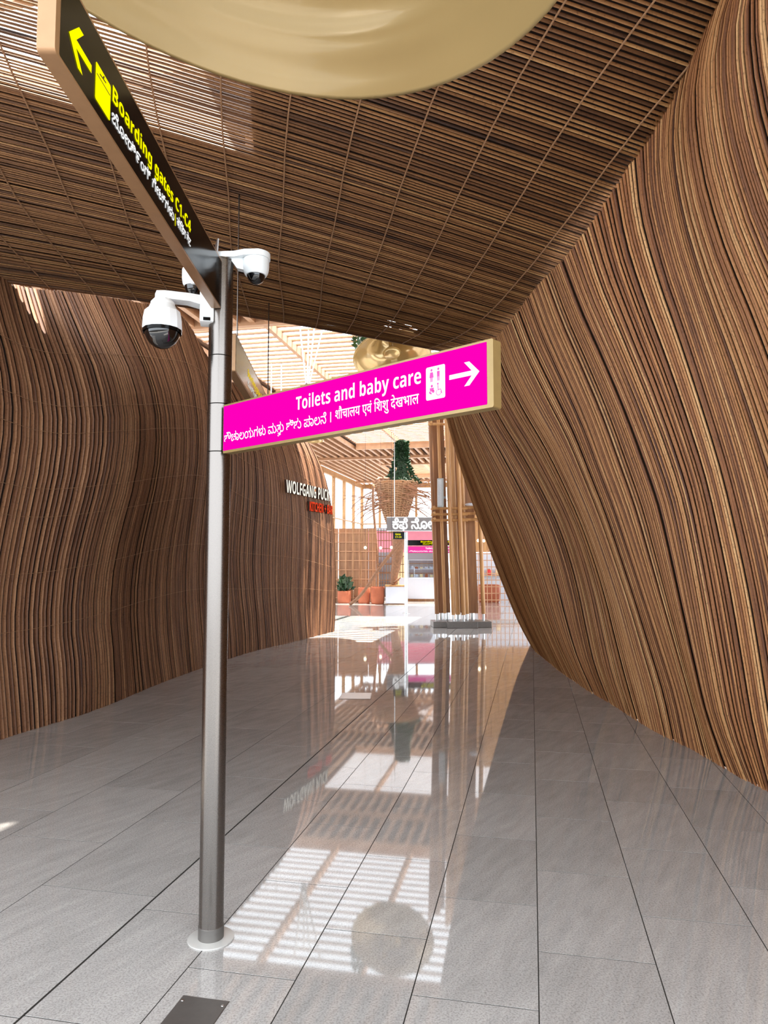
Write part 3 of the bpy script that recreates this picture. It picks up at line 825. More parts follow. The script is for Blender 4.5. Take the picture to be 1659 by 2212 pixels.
# ------------------------------------------------------------------ second blade sign, deeper in the passage
o = Vector((-1.06, 5.0, 0)); ax = Vector((-0.05, 1, 0)).normalized(); az = Vector((1, 0.05, 0)).normalized()
s2 = empty('boarding_gates_sign', (-1.1, 6.2, 2.90), 'dark boarding gates blade sign, its glare painted grey, hung from the ceiling behind the magenta sign', 'sign')
MB().prism(rrect(0.0, 2.55, 2.90, 3.18, 0.012), o, ax, ZV, az, -0.06, -0.0005).build('casing', M['bronze'], s2, auto=40)
flat('face', [rrect(0.02, 2.53, 2.915, 3.165, 0.004)], M['glare_grey'], s2, o, ax, ZV, az, 0.0)
lettering('lettering', bold_sans('Boarding gates C1-C4'), M['yellow_dim'], s2, o, ax, ZV, az, 0.62, 1.75, 3.03, 0.085)
lettering('kannada_lettering', KB, M['white_dim'], s2, o, ax, ZV, az, 0.62, 1.6, 2.955, 0.065, fat=0.012)
for q in (0.25, 2.3):
    p = o + ax * q - az * 0.03
    MB().tube([(p.x, p.y, 3.18), (p.x, p.y, 4.36)], 0.006, 6).build('hanger_rod', M['steel'], s2)

# ------------------------------------------------------------------ restaurant sign on the left wall
def wall_line(zc):
    """points along the left wall at height zc with the wall normals"""
    P = []; N = []
    for i in range(GL.shape[0]):
        z = GL[i, :, 2]
        if z[-1] < zc: continue
        k = int(np.searchsorted(z, zc)) - 1
        k = max(0, min(k, GL.shape[1] - 2)); x = (zc - z[k]) / (z[k + 1] - z[k])
        P.append(GL[i, k] * (1 - x) + GL[i, k + 1] * x); N.append(NL[i, k])
    P = np.array(P); N = np.array(N)
    s = np.concatenate([[0], np.cumsum(np.linalg.norm(np.diff(P, axis=0), axis=1))])
    return P, N, s
WP, WN, WS = wall_line(2.9)
def wall_fn(a, b, lift):
    x = np.array([np.interp(a, WS, WP[:, k]) for k in range(3)]); n = np.array([np.interp(a, WS, WN[:, k]) for k in range(3)])
    n = n / np.linalg.norm(n)
    p = x + n * lift
    return Vector((p[0], p[1], b))
def s_at(y):
    k = int(np.argmax(WP[:, 1])); return float(np.interp(y, WP[:k, 1], WS[:k]))
rs = empty('restaurant_sign', (-1.7, 14.6, 2.55), 'raised restaurant name letters, white over red, on the left bamboo wall', 'sign')
lettering('white_letters', bold_sans('WOLFGANG PUCK'), M['warm_on'], rs, None, None, None, None, s_at(13.55), s_at(15.55), 2.86, 0.34, lift=0.10, thick=0.05, fn=wall_fn)
lettering('red_letters', bold_sans('KITCHEN + BAR'), M['red_on'], rs, None, None, None, None, s_at(14.55), s_at(15.75), 2.58, 0.27, lift=0.10, thick=0.05, fn=wall_fn)

# ------------------------------------------------------------------ the hall: slatted ceiling with skylights
ZC = 6.7
hall_ceiling = empty('ceiling', UW(-4, 20, ZC), 'pale wood slat ceiling of the hall with bright skylight bays', kind='structure')
U0, U1, W0, W1 = -11.1, 11.0, -1.0, 46.4
sky_u = [(-7.8, -1.4), (2.2, 8.0)]  # second row is unseen, added to let more daylight in
sky_w = [(1.0, 6.6), (14.3, 21.0), (25.5, 31.5), (37.0, 43.0)]
def slab(u0, u1, w0, w1, z0, z1):
    return MB().hexa([UW(u0, w0, z0), UW(u1, w0, z0), UW(u1, w1, z0), UW(u0, w1, z0)], [UW(u0, w0, z1), UW(u1, w0, z1), UW(u1, w1, z1), UW(u0, w1, z1)])
def closed_segments():
    segs = []; a = W0
    for b, c in sky_w:
        segs.append((a, b)); a = c
    segs.append((a, W1))
    return segs
ub = [U0, sky_u[0][0], sky_u[0][1], sky_u[1][0], sky_u[1][1], U1]
bands = [(ub[0], ub[1], False), (ub[1], ub[2], True), (ub[2], ub[3], False), (ub[3], ub[4], True), (ub[4], ub[5], False)]
SP = 0.36
for u0, u1, sk in bands:
    segs = closed_segments() if sk else [(W0, W1)]
    for w0, w1 in segs:
        slab(u0, u1, w0, w1, ZC + 0.22, ZC + 0.26).build('ceiling_board', M['slat_back'], hall_ceiling)
    n = int(round((u1 - u0) / SP))
    for k in range(n):
        u = u0 + (k + 0.5) * (u1 - u0) / n
        for w0, w1 in segs:
            if w1 < 8: continue
            slab(u - 0.06, u + 0.06, max(w0, 8.0), w1, ZC, ZC + 0.16).build('ceiling_slat', M['slat'], hall_ceiling)
for (u0, u1) in sky_u:
    for w0, w1 in sky_w:
        n = int((w1 - w0) / 0.34) if w0 > 8 else 3
        for k in range(n):
            w = w0 + (k + 0.5) * (w1 - w0) / n
            slab(u0, u1, w - 0.05, w + 0.05, ZC + 0.20, ZC + 0.235).build('skylight_slat', M['slat'], hall_ceiling)
        for q in (0.33, 0.67):
            u = u0 + (u1 - u0) * q
            slab(u - 0.05, u + 0.05, w0, w1, ZC + 0.02, ZC + 0.22).build('skylight_rib', M['slat'], hall_ceiling)
        for w in (w0, w1):
            slab(u0, u1, w - 0.08, w + 0.08, ZC - 0.05, ZC + 0.26).build('skylight_curb', M['slat'], hall_ceiling)
for w in (12.0, 23.2, 34.2, 44.6):
    slab(U0, U1, w - 0.12, w + 0.12, ZC - 0.10, ZC + 0.02).build('cross_beam', M['slat'], hall_ceiling)

# glazed sides of the hall
def glazing(name, label, P, n, z0, z1, sill, post=0.14):
    """P(q): plan point for 0..1 along the facade"""
    t = empty(name, P(0.5), label, kind='structure')
    a, b = P(0.0), P(1.0)
    d = (b - a).normalized(); s = Vector((-d.y, d.x, 0)); L = (b - a).length
    for k in range(n + 1):
        x = L * k / n
        MB().frame_box(a, d, s, ZV, x - post / 2, x + post / 2, -0.09, 0.09, z0, z1).build('mullion', M['timber'], t)
        if k < n:
            MB().frame_box(a, d, s, ZV, x + post / 2, x + L / n - post / 2, -0.01, 0.01, sill, z1 - 0.1).build('pane', M['pane'], t)
    for z, h in ((z0, sill - z0), ((sill + z1) / 2 + 0.5, 0.07), (z1 - 0.3, 0.3)):
        if h > 0.01:
            MB().frame_box(a, d, s, ZV, 0, L, -0.08, 0.08, z, z + h).build('rail', M['timber'], t)
    return t
glazing('wall_left', 'tall window wall with wooden mullions down the left side of the hall', lambda q: UW(U0, 16 + (W1 - 16) * q), 13, 0, ZC, 0.3)
glazing('wall_back', 'glazed end wall of the hall behind the kiosks', lambda q: UW(U0 + (U1 - U0) * q, W1), 18, 0, ZC, 0.3)

# ------------------------------------------------------------------ bundled timber column
CX, CY = 1.83, 17.2
colm = empty('bundled_column', (CX, CY, 0), 'column of bundled golden timber poles on a steel plinth at the right wall end', 'column')
LEAN = -0.030
def pole(dx, dy, w, d, round_=True, z0=0.30, mat='timber'):
    b = Vector((CX + dx, CY + dy, z0)); tp = Vector((CX + dx + LEAN * (ZC - z0), CY + dy, ZC))
    if round_:
        MB().tube([b, b.lerp(tp, 0.5), tp], w / 2, 12).build('timber_pole', M[mat], colm, auto=40)
    else:
        x = Vector((1, 0, 0)); y = Vector((0, 1, 0))
        q = [(-w / 2, -d / 2), (w / 2, -d / 2), (w / 2, d / 2), (-w / 2, d / 2)]
        MB().hexa([b + x * i + y * j for i, j in q], [tp + x * i + y * j for i, j in q]).build('timber_post', M[mat], colm)
    MB().tube([(b.x, b.y, 0.12), (b.x, b.y, z0 + 0.03)], min(w, d) * 0.28, 8).build('steel_foot', M['steel_light'], colm)
for dx, dy, w, d, rd, mt in [(-0.57, -0.10, 0.10, 0.10, True, 'timber_dark'), (-0.44, 0.25, 0.14, 0.16, False, 'timber_dark'), (-0.36, 0.12, 0.08, 0.08, True, 'timber'), (-0.21, -0.42, 0.09, 0.09, True, 'timber'), (-0.27, 0.40, 0.12, 0.14, False, 'timber_dark'), (-0.09, -0.30, 0.12, 0.12, True, 'timber'), (-0.02, 0.38, 0.16, 0.16, False, 'timber_dark'), (0.03, -0.42, 0.10, 0.10, True, 'timber'), (0.15, -0.12, 0.09, 0.09, True, 'timber'), (0.32, 0.24, 0.26, 0.18, False, 'timber_dark'), (0.22, 0.45, 0.10, 0.10, True, 'timber'), (0.54, -0.10, 0.10, 0.10, True, 'timber')]:
    pole(dx, dy, w, d, rd, mat=mt)
for z in (2.52, 2.66, 2.80, 4.82, 4.98, 5.14):
    sx = LEAN * (z - 0.3)
    MB().tube([(CX - 0.64 + sx, CY - 0.36, z), (CX + 0.22 + sx, CY - 0.36, z)], 0.032, 8).build('tie_rod', M['timber'], colm)
    MB().tube([(CX + 0.10 + sx, CY - 0.18, z + 0.03), (CX + 0.60 + sx, CY - 0.18, z + 0.03)], 0.032, 8).build('tie_rod', M['timber'], colm)
    for q in (-0.57, 0.54):
        MB().tube([(CX + q + sx, CY - 0.45, z + 0.03), (CX + q + sx, CY + 0.40, z + 0.03)], 0.030, 8).build('tie_rod', M['timber'], colm)
for dx, dy, w, d, h in ((-0.42, -0.12, 0.55, 0.62, 0.14), (-0.02, -0.36, 0.72, 0.40, 0.15), (0.42, -0.10, 0.52, 0.60, 0.14), (0.0, 0.25, 0.9, 0.5, 0.13)):
    MB().box((CX + dx, CY + dy, h / 2 + 0.001), (w, d, h), 0.05).build('plinth_block', M['steel_plate'], colm, bevel=0.01)
sp = empty('column_speaker', (CX - 0.50, CY - 0.42, 2.83), 'slim grey column loudspeaker clipped to the timber column', 'speaker')
MB().box((CX - 0.50, CY - 0.47, 3.16), (0.14, 0.12, 0.68)).build('cabinet', M['grey_box'], sp, bevel=0.01)
MB().box((CX - 0.52, CY - 0.536, 3.16), (0.09, 0.008, 0.62)).build('grille', M['steel_light'], sp)
MB().box((CX - 0.40, CY - 0.44, 3.05), (0.05, 0.06, 0.05)).build('bracket', M['steel_plate'], sp)
rt = empty('wireless_router', (CX + 0.22, CY - 0.40, 2.86), 'small pale wireless router on the tie rods of the timber column', 'router')
MB().lathe([(0.0, 2.864), (0.10, 2.864), (0.13, 2.885), (0.12, 2.91), (0.05, 2.925), (0.0, 2.926)], (CX + 0.22, CY - 0.34, 0), 20).build('body', M['white_lam'], rt, auto=40)
MB().box((CX + 0.22, CY - 0.34, 2.932), (0.03, 0.03, 0.012)).build('indicator', M['dark_thing'], rt)

# ------------------------------------------------------------------ hanging things in the hall
PROF = [(1.0, 0.0), (0.97, 0.05), (0.88, 0.10), (0.72, 0.17), (0.56, 0.30), (0.42, 0.52), (0.34, 0.75), (0.22, 0.92), (0.10, 1.0)]
b2, MX2 = bell('hanging_bell', 'glossy gold bell hanging in the hall just above the magenta sign', (0.17, 14.4, 5.74), (-0.12, 0.42, 1), 0.80, 0.62, M['bell_gold'], PROF, ZC)
MB().lathe([(0.0, -0.02), (0.15, -0.01), (0.19, 0.05), (0.12, 0.14), (0.04, 0.2), (0.03, 0.5)], Vector((0.17, 14.4, 5.74)) + MX2 @ Vector((0, 0, 0.05)), 24, MX2).build('clapper', M['bell_gold'], b2, smooth=True)
b3, MX3 = bell('hanging_bell', 'small gold bell far back, peeping out under the magenta sign', (-2.55, 25.0, 5.80), (0, 0, 1), 0.42, 0.45, M['bell_gold'], PROF, ZC)

def leaves(n, place, size, mat, name, parent, seed):
    r = random.Random(seed); mb = MB()
    for _ in range(n):
        c, d = place(r)
        a = Vector((r.gauss(0, 1), r.gauss(0, 1), r.gauss(0, 1))).normalized(); b = a.orthogonal().normalized() ; s = size * r.uniform(0.6, 1.3)
        e = (a * 0.6 + Vector(d) * 0.8).normalized(); f = e.cross(b).normalized()
        c = Vector(c)
        mb.add([c, c + e * s * 0.5 + f * s * 0.28, c + e * s, c + e * s * 0.5 - f * s * 0.28], [(0, 1, 2, 3)])
    ob = mb.build(name, mat, parent); ob['kind'] = 'stuff'
    return ob
def tuft_near(r):
    a = r.uniform(0, 2 * PI)
    return ((-0.50 + 0.13 * math.cos(a) * r.random(), 14.8 + 0.2 * math.sin(a), 6.05 + r.uniform(0.0, 0.4)), (math.cos(a), math.sin(a), 0.2))
hp = empty('hanging_plant', (-0.50, 14.8, 6.05), 'leafy green plant hanging beside the gold bell under the ceiling edge', 'plant')
leaves(150, tuft_near, 0.13, M['leaf'], 'foliage', hp, 5)
MB().tube([(-0.50, 14.8, 6.05), (-0.50, 14.8, ZC + 0.2)], 0.01, 6).build('stem', M['bark'], hp)

# white suspension struts under the skylight
st = empty('suspension_strut', (-1.75, 16.0, 5.45), 'white suspension strut with splayed rods under the skylight bay', 'strut')
hub = Vector((-1.75, 16.0, 5.50))
MB().lathe([(0.0, -0.05), (0.06, -0.04), (0.09, 0.0), (0.05, 0.10), (0.03, 0.16)], hub, 16).build('hub', M['steel_light'], st, smooth=True)
for dx, dy in ((-0.12, 0.0), (0.10, 0.05), (0.0, 0.2), (0.25, -0.1)):
    MB().tube([hub + Vector((dx * 0.2, dy * 0.2, 0.08)), Vector((hub.x + dx * 1.5, hub.y + dy, ZC + 0.22))], 0.018, 6).build('rod', M['white_paint'], st)
st2 = empty('suspension_strut', (-3.1, 19.0, 5.2), 'thin white suspension rods left of the splayed strut', 'strut')
for dx in (-0.05, 0.22):
    MB().tube([(-3.0 + dx, 19.0, 5.3 + dx), (-3.0 + dx, 19.0, ZC + 0.22)], 0.016, 6).build('rod', M['white_paint'], st2)
MB().box((-2.9, 19.0, 5.28), (0.36, 0.06, 0.06)).build('bar', M['white_paint'], st2)

# woven basket with climbing plant
BX, BY = 0.50, 30.0
bk = empty('woven_basket_lamp', (BX, BY, 2.8), 'huge woven rattan basket hung over the kiosks in the hall', 'basket')
def brad(z):
    q = (z - 2.75) / (4.88 - 2.75)
    return 0.22 + 0.70 * (q ** 0.8)
for k in range(26):
    a = 2 * PI * k / 26
    pts = []
    for i in range(9):
        z = 2.75 + 2.13 * i / 8; aa = a + 0.25 * i / 8
        pts.append((BX + brad(z) * math.cos(aa), BY + brad(z) * math.sin(aa), z))
    MB().tube(pts, 0.022, 4).build('stake', M['rattan'], bk)
for k in range(24):
    z = 2.78 + 2.08 * k / 23
    ring_pts = [(BX + (brad(z) + 0.015) * math.cos(2 * PI * i / 24 + 0.1 * k), BY + (brad(z) + 0.015) * math.sin(2 * PI * i / 24 + 0.1 * k), z + 0.03 * math.sin(3 * i + k)) for i in range(25)]
    MB().tube(ring_pts, 0.028 if k in (0, 23) else 0.02, 4).build('hoop', M['rattan'], bk)
MB().lathe([(brad(2.8) - 0.03, 2.8), (brad(3.4) - 0.03, 3.4), (brad(4.1) - 0.03, 4.1), (brad(4.85) - 0.03, 4.85)], (BX, BY, 0), 24).build('liner', M['rattan'], bk, smooth=True)
cp = empty('climbing_plant', (BX + 0.25, BY, 4.85), 'dark green climbing plant rising in a narrow spire above the basket', 'plant')
def spire(r):
    z = 4.85 + 1.75 * r.random() ** 0.9; q = (z - 4.85) / 1.75
    rad = 0.56 * (1 - q) ** 3.0 + 0.19
    a = r.uniform(0, 2 * PI)
    return ((BX + 0.25 + rad * math.cos(a), BY + rad * math.sin(a), z), (math.cos(a), math.sin(a), -0.2))
leaves(1500, spire, 0.16, M['leaf_dark'], 'foliage', cp, 9)
MB().lathe([(0.60, 4.86), (0.34, 5.1), (0.20, 5.5), (0.17, 6.68)], (BX + 0.25, BY, 0), 16).build('core', M['leaf_dark'], cp)
tw_ = empty('twig_canopy', (BX, BY - 0.8, 3.6), 'loose dry twigs spreading sideways around the woven basket', 'branches')
rr = random.Random(21)
for k in range(46):
    sgn = -1 if k % 2 else 1
    a = Vector((BX + sgn * rr.uniform(0.2, 0.7), BY - 0.9 + rr.uniform(-0.3, 0.3), rr.uniform(3.7, 4.7)))
    L = rr.uniform(0.9, 2.0)
    pts = [a]
    d = Vector((sgn * 1.0, rr.uniform(-0.2, 0.2), rr.uniform(-0.35, 0.25)))
    for i in range(5):
        d = (d + Vector((0, 0, -0.10)) + Vector((rr.gauss(0, .18), rr.gauss(0, .18), rr.gauss(0, .18)))).normalized()
        pts.append(pts[-1] + d * L / 5)
    MB().tube(pts, [0.034, 0.03, 0.024, 0.02, 0.015, 0.01], 4).build('twig', M['bark'], tw_)

# bent trunks under the basket
tk = empty('leaning_trunk', (-1.25, 25.6, 0), 'long thin bent trunk rising from the floor towards the hall centre', 'trunk')
tp = [(-1.22, 25.4, 0.02), (-0.98, 25.4, 0.20), (-0.72, 25.4, 0.48), (-0.45, 25.4, 0.88), (-0.15, 25.4, 1.32), (0.25, 25.4, 1.82), (0.68, 25.4, 2.30)]
MB().tube([tuple(p) for p in resample(tp, 20)], [0.055] * 14 + [0.06] * 6, 8).build('stem', M['bark'], tk, smooth=True)
MB().tube([(-0.15, 25.4, 1.32), (-0.22, 25.38, 1.42), (-0.2, 25.36, 1.52)], [0.03, 0.025, 0.015], 6).build('branch_stub', M['bark'], tk, smooth=True)
tk2 = empty('upright_trunk', (0.42, 26.0, 0.7), 'thick upright tree trunk standing on the white kiosk', 'trunk')
tp = [(0.32, 26.0, 0.692), (0.36, 26.0, 0.85), (0.38, 26.0, 1.1), (0.46, 26.0, 1.5), (0.50, 26.0, 1.8), (0.52, 26.0, 2.1), (0.53, 26.0, 2.38)]
MB().tube([tuple(p) for p in resample(tp, 18)], [0.10 + 0.008 * k for k in range(18)], 10).build('stem', M['bark'], tk2, smooth=True)
MB().tube([(0.34, 25.95, 0.78), (0.45, 25.8, 0.84), (0.60, 25.7, 0.98)], [0.06, 0.045, 0.03], 6).build('branch_stub', M['bark'], tk2, smooth=True)
arch = empty('curved_pole', (-0.3, 28.0, 0), 'tall thin curved brown pole left of the woven basket', 'pole')
MB().tube([tuple(p) for p in resample([(-0.42, 28, 4.6), (-0.44, 28, 4.0), (-0.38, 28, 3.2), (-0.30, 28, 2.2), (-0.25, 28, 1.2), (-0.24, 28, 0.01)], 16)], 0.05, 8).build('stem', M['bark'], arch, smooth=True)
MB().tube([(-0.42, 28, 4.6), (-0.2, 28.3, 4.86), (0.2, 28.8, 4.9)], 0.05, 8).build('crook', M['bark'], arch, smooth=True)

# ------------------------------------------------------------------ kiosks
def panel(name, label, x0, x1, y, z0, z1, mat, rails, bars, rail_mat, front=-0.05, planks=0):
    t = empty(name, ((x0 + x1) / 2, y, z0), label, 'screen')
    if planks:
        w = (x1 - x0) / planks
        for k in range(planks):
            MB().box((x0 + (k + 0.5) * w, y + 0.03, (z0 + z1) / 2), (w - 0.012, 0.03, z1 - z0)).build('plank', mat, t)
    for k in range(rails):
        z = z0 + (z1 - z0) * (k + 0.5) / rails
        MB().box(((x0 + x1) / 2, y + front, z), (x1 - x0, 0.03, 0.03)).build('rail', rail_mat, t)
    for k in range(bars):
        x = x0 + (x1 - x0) * (k + 0.5) / bars
        MB().box((x, y + front - 0.02, (z0 + z1) / 2), (0.025, 0.025, z1 - z0)).build('bar', rail_mat, t)
    return t
panel('lattice_screen', 'brown plank screen with a pale lattice left of the leaning trunk', -2.6, -0.30, 27.2, 0, 2.80, M['panel_wood'], 8, 9, M['slat'], planks=8)
panel('lattice_screen', 'open wooden lattice in front of the rose coloured kiosk', -0.28, 0.80, 28.6, 0.0, 2.85, M['panel_wood'], 9, 10, M['timber_dark'])
panel('lattice_screen', 'pale lattice screen low beside the timber column and right wall', 3.1, 6.0, 26.6, 0.0, 1.95, M['panel_wood'], 8, 18, M['slat'])

# kiosk with rose fascia
kz = empty('kiosk', (0.9, 32.0, 0), 'bright kiosk with a rose fascia and shelves behind the lattice', 'kiosk')
MB().box((0.9, 33.1, 1.55), (3.4, 0.1, 3.1)).build('back_wall', M['white_lam'], kz)
MB().box((0.9, 31.4, 2.42), (3.4, 0.10, 0.95)).build('fascia', M['rose_wall'], kz)
MB().box((-0.70, 32.25, 1.0), (0.10, 1.6, 2.0)).build('side_panel', M['white_lam'], kz)
MB().box((0.78, 31.5, 1.0), (0.42, 0.10, 1.95)).build('cream_panel', M['cream'], kz)
MB().box((2.5, 32.25, 1.0), (0.10, 1.6, 2.0)).build('side_panel', M['white_lam'], kz)
for z in (0.55, 1.0, 1.45):
    MB().box((0.9, 32.92, z), (3.1, 0.28, 0.03)).build('shelf', M['slat'], kz)
MB().box((0.9, 32.1, 2.9), (3.4, 1.5, 0.06)).build('roof', M['white_lam'], kz)
# counter
cn = empty('curved_counter', (1.5, 27.7, 0), 'curved white counter with a brown foot behind the far signpost', 'counter')
def arcfront(r0, r1, z0, z1, name, mat, a0=-2.25, a1=-0.9, cx=1.6, cy=29.3):
    n = 16; mb = MB()
    for k in range(n):
        b, c = a0 + (a1 - a0) * k / n, a0 + (a1 - a0) * (k + 1) / n
        P = lambda r, a, z: Vector((cx + r * math.cos(a), cy + r * math.sin(a), z))
        mb.hexa([P(r0, b, z0), P(r1, b, z0), P(r1, c, z0), P(r0, c, z0)], [P(r0, b, z1), P(r1, b, z1), P(r1, c, z1), P(r0, c, z1)])
    return mb.build(name, mat, cn)
arcfront(1.50, 1.60, 0.10, 0.86, 'front', M['white_lam'])
arcfront(1.46, 1.58, 0.001, 0.10, 'foot', M['timber_dark'])
arcfront(1.10, 1.66, 0.86, 0.90, 'worktop', M['white_lam'])
dc = empty('display_case', (1.6, 28.0, 0.9), 'glass display case of cakes on the curved counter', 'display case')
for z in (0.915, 1.25, 1.6):
    MB().box((1.6, 28.05, z), (1.3, 0.36, 0.02)).build('shelf', M['white_lam'], dc)
MB().box((1.6, 27.86, 1.26), (1.3, 0.012, 0.66)).build('pane', M['case_glass'], dc)
for x in (0.96, 2.24):
    MB().box((x, 28.05, 1.26), (0.025, 0.38, 0.70)).build('upright', M['steel_light'], dc)
rr = random.Random(5)
k = 0
for z in (0.926, 1.261):
    for x in (1.08, 1.27, 1.46, 1.66, 1.86, 2.06):
        r_ = rr.uniform(0.05, 0.075); h_ = rr.uniform(0.06, 0.13)
        nm, mt, lab = rr.choice([('cake', M['cream'], 'cream cake'), ('cake', M['white_lam'], 'white iced cake'), ('cake', M['red_thing'], 'red glazed cake'), ('cake', M['terracotta'], 'brown cake')])
        pos = ['far left', 'second from left', 'third from left', 'third from right', 'second from right', 'far right'][[1.08, 1.27, 1.46, 1.66, 1.86, 2.06].index(x)]
        t = empty(nm, (x, 28.05, z), lab + ' on the ' + ('lower' if z < 1 else 'upper') + ' display shelf, ' + pos, 'cake', 'cakes in the display case')
        MB().lathe([(0.0, z), (r_, z), (r_, z + h_ * 0.8), (r_ * 0.9, z + h_), (0.0, z + h_ * 1.02)], (x, 28.05, 0), 14).build('sponge', mt, t, auto=40)
        MB().lathe([(0.0, z + h_ * 1.02), (0.018, z + h_ * 1.02 + 0.012), (0.0, z + h_ * 1.02 + 0.03)], (x, 28.05, 0), 8).build('topping', M['red_thing'], t, smooth=True)
# terracotta planters
def planter(label, x, y, w, h, mat, plant=True, seed=1, group='planters by the trunks'):
    t = empty('planter', (x, y, 0), label, 'planter', group)
    n = 24; P0 = [];
    mb = MB()
    prof = [(0.88, 0.002), (0.96, 0.05), (1.0, 0.5 * h), (0.98, h - 0.02), (0.95, h), (0.86, h), (0.86, h - 0.06), (0.0, h - 0.06)]
    b = 0
    vs = []; fs = []
    for r_, z in prof:
        for k in range(n):
            a = 2 * PI * k / n
            c, s = math.cos(a), math.sin(a)
            e = (abs(c) ** 5 + abs(s) ** 5) ** (-1 / 5)
            vs.append((x + w / 2 * r_ * e * c, y + w / 2 * r_ * e * s, z))
    for i in range(len(prof) - 1):
        for k in range(n):
            fs.append((i * n + k, i * n + (k + 1) % n, (i + 1) * n + (k + 1) % n, (i + 1) * n + k))
    mb.add(vs, fs).build('pot', mat, t, auto=40)
    if plant:
        def pl(r):
            a = r.uniform(0, 2 * PI); q = r.random() * w * 0.45
            return ((x + q * math.cos(a), y + q * math.sin(a), h - 0.05 + r.random() * 0.45), (0.3 * math.cos(a), 0.3 * math.sin(a), 1))
        leaves(160, pl, 0.22, M['leaf_dark'], 'foliage', t, seed)
    return t
planter('square terracotta planter standing beside the white kiosk box', -0.23, 26.2, 0.50, 0.62, M['terracotta'], False)
planter('terracotta planter half hidden behind the leaning trunk', -0.73, 26.5, 0.46, 0.58, M['terracotta'], False, 2)
planter('dark leafy planter in front of the brown lattice screen', -1.48, 26.7, 0.50, 0.45, M['terracotta'], True, 3)
planter('orange basket planter behind the lattice right of the timber column', 4.0, 27.4, 0.8, 0.66, M['terracotta'], False, 4)
kb = empty('kiosk_box', (0.42, 26.0, 0), 'white plinth box with a wooden top under the upright trunk', 'plinth')
MB().box((0.42, 26.0, 0.34), (0.72, 0.6, 0.60)).build('body', M['white_lam'], kb, bevel=0.01)
MB().box((0.42, 26.0, 0.665), (0.76, 0.64, 0.05)).build('top', M['timber'], kb)
MB().box((0.42, 26.0, 0.022), (0.66, 0.54, 0.04)).build('foot', M['timber_dark'], kb)

# right hand cafe wall
cw = empty('cafe_wall', (4.6, 29.0, 0), 'cafe back wall, white below and wood planks above, right of the column', 'wall unit')
MB().box((4.9, 29.2, 0.95), (3.6, 0.08, 1.9)).build('lower_wall', M['white_lam'], cw)
for k in range(12):
    MB().box((3.25 + k * 0.3, 29.2, 4.3), (0.285, 0.1, 4.75)).build('plank', M['timber'], cw)
MB().box((4.7, 29.0, 0.98), (1.6, 0.3, 0.04)).build('shelf', M['slat'], cw)
for x, lab, mt in ((4.25, 'red', 'red_thing'), (4.62, 'cream', 'cream')):
    t = empty('jar', (x, 28.98, 1.0), lab + ' jar on the cafe wall shelf beyond the right lattice', 'jar')
    MB().lathe([(0.0, 1.0), (0.08, 1.0), (0.1, 1.08), (0.09, 1.18), (0.05, 1.22), (0.0, 1.22)], (x, 28.98, 0), 14).build('body', M[mt], t, auto=40)
    MB().lathe([(0.0, 1.22), (0.055, 1.22), (0.055, 1.25), (0.0, 1.255)], (x, 28.98, 0), 14).build('lid', M['timber'], t, auto=40)

# pendant bulbs
for x, y, z, lab in ((-0.70, 26.9, 2.06, 'leftmost in front of the brown screen'), (-0.13, 27.2, 2.06, 'second from the left over the terracotta planter'), (0.28, 27.0, 2.07, 'third from the left near the upright trunk'), (3.42, 26.0, 2.30, 'just right of the timber column'), (3.66, 26.3, 2.30, 'second one right of the timber column')):
    # hung from the nearest skylight slat
    ws = 25.5 + (round((x * TX + y * TY - 25.5) / (6 / 17) - 0.5) + 0.5) * 6 / 17
    y = (ws - x * TX) / TY
    t = empty('pendant_lamp', (x, y, z), 'small glowing globe pendant, ' + lab, 'lamp', 'globe pendants in the hall')
    MB().lathe([(0.0, z - 0.055), (0.04, z - 0.04), (0.055, z), (0.04, z + 0.04), (0.0, z + 0.055)], (x, y, 0), 12).build('globe', M['bulb'], t, smooth=True)
    MB().tube([(x, y, z + 0.05), (x, y, ZC + 0.215)], 0.005, 4).build('cord', M['dark_thing'], t)

# lit cafe name above the counter
cs = empty('cafe_name_sign', (1.1, 27.0, 2.75), 'glowing white Kannada cafe name letters above the kiosk counter', 'sign')
o = Vector((0.0, 27.0, 0)); ax = Vector((1, 0, 0)); az = Vector((0, -1, 0))
lettering('letters', 'ಕೆಫೆ ನೋರ್', M['white_on'], cs, o, ax, ZV, az, 0.33, 2.25, 2.78, 0.50, fat=0.03)
MB().box((1.2, 27.10, 2.96), (2.2, 0.02, 0.50)).build('sign_board', M['sign_grey'], cs)
for z in (2.70, 3.22):
    MB().box((1.2, 27.06, z), (2.2, 0.03, 0.03)).build('carrier_rail', M['steel_light'], cs)
for x in (0.4, 2.1):
    MB().tube([(x, 27.06, 3.22), (x, 27.06, ZC)], 0.012, 5).build('hanger_rod', M['steel_light'], cs)

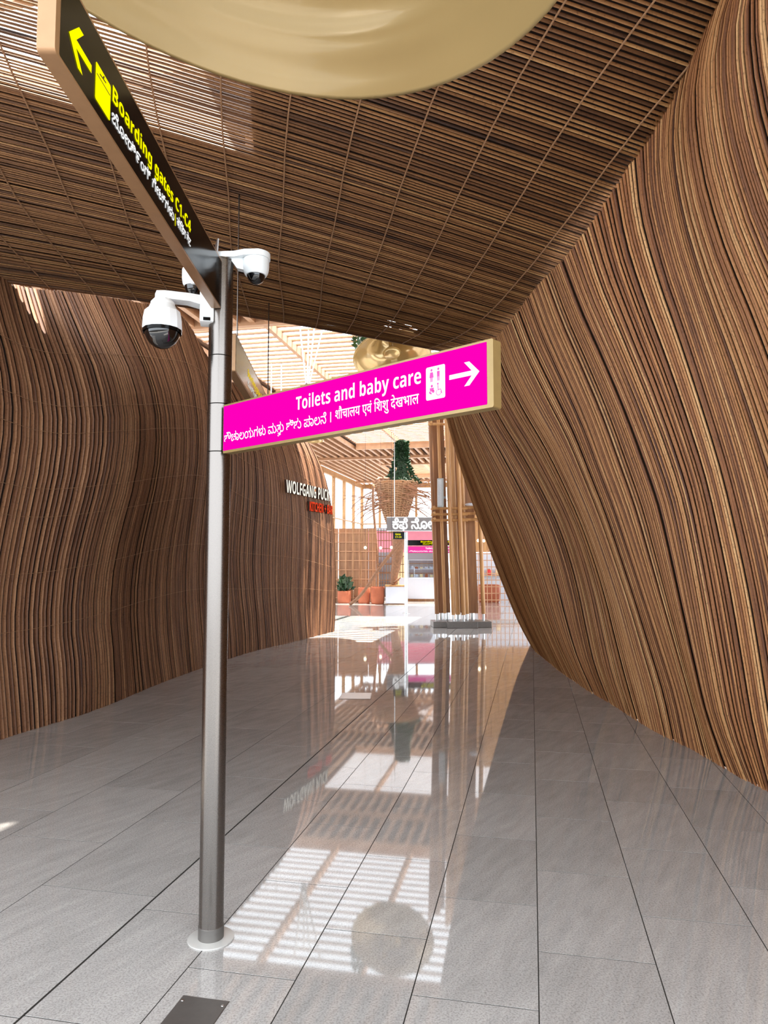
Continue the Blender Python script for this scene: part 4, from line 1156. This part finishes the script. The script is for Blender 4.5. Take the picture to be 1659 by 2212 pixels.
# far signpost
fp = empty('signpost', (0.66, 21.4, 0), 'slim pale steel signpost far off in the hall', 'signpost')
MB().lathe([(0.0, 0.001), (0.12, 0.001), (0.12, 0.01), (0.0, 0.012)], (0.66, 21.4, 0), 24).build('base_plate', M['steel_light'], fp)
MB().lathe([(0.05, 0.01), (0.05, 2.42), (0.0, 2.43)], (0.66, 21.4, 0), 20).build('pole', M['steel_light'], fp, auto=40)
def far_sign(label, x0, x1, z0, z1, face, lines, y=21.33):
    t = empty('direction_sign', ((x0 + x1) / 2, y, z0), label, 'sign')
    MB().box(((x0 + x1) / 2, y + 0.02, (z0 + z1) / 2), (x1 - x0 + 0.02, 0.04, z1 - z0 + 0.02)).build('casing', M['gold'] if face != 'black_gloss' else M['black_gloss'], t)
    oo = Vector((0, y - 0.003, 0))
    flat('face', [[(x0, z0), (x1, z0), (x1, z1), (x0, z1)]], M[face], t, oo, Vector((1, 0, 0)), ZV, Vector((0, -1, 0)), 0.0)
    for nm, body, mt, a, b, zb, sz, ft in lines:
        lettering(nm, body, M[mt], t, oo, Vector((1, 0, 0)), ZV, Vector((0, -1, 0)), a, b, zb, sz, lift=0.003, fat=ft)
far_sign('small black yellow lettered blade on the left of the far signpost', 0.28, 0.60, 2.22, 2.42, 'black_gloss', [('lettering', bold_sans('Gates'), 'yellow_on', 0.34, 0.50, 2.33, 0.08, 0), ('number', bold_sans('C1-C4'), 'yellow_on', 0.34, 0.52, 2.25, 0.07, 0)])
far_sign('black boarding gates board with yellow lettering on the far signpost', 0.72, 2.05, 2.03, 2.17, 'black_gloss', [('lettering', bold_sans('Boarding gates C1-C4'), 'yellow_on', 1.10, 1.95, 2.11, 0.065, 0), ('kannada_lettering', KB, 'yellow_on', 1.16, 1.9, 2.05, 0.05, 0.015)])
far_sign('small magenta toilets board below the black one on the far signpost', 0.72, 2.05, 1.80, 1.99, 'pink_soft', [('lettering', bold_sans('Toilets and baby care'), 'white_on', 1.24, 2.0, 1.91, 0.075, 0), ('kannada_lettering', KN, 'white_on', 0.76, 2.0, 1.83, 0.055, 0.012)])
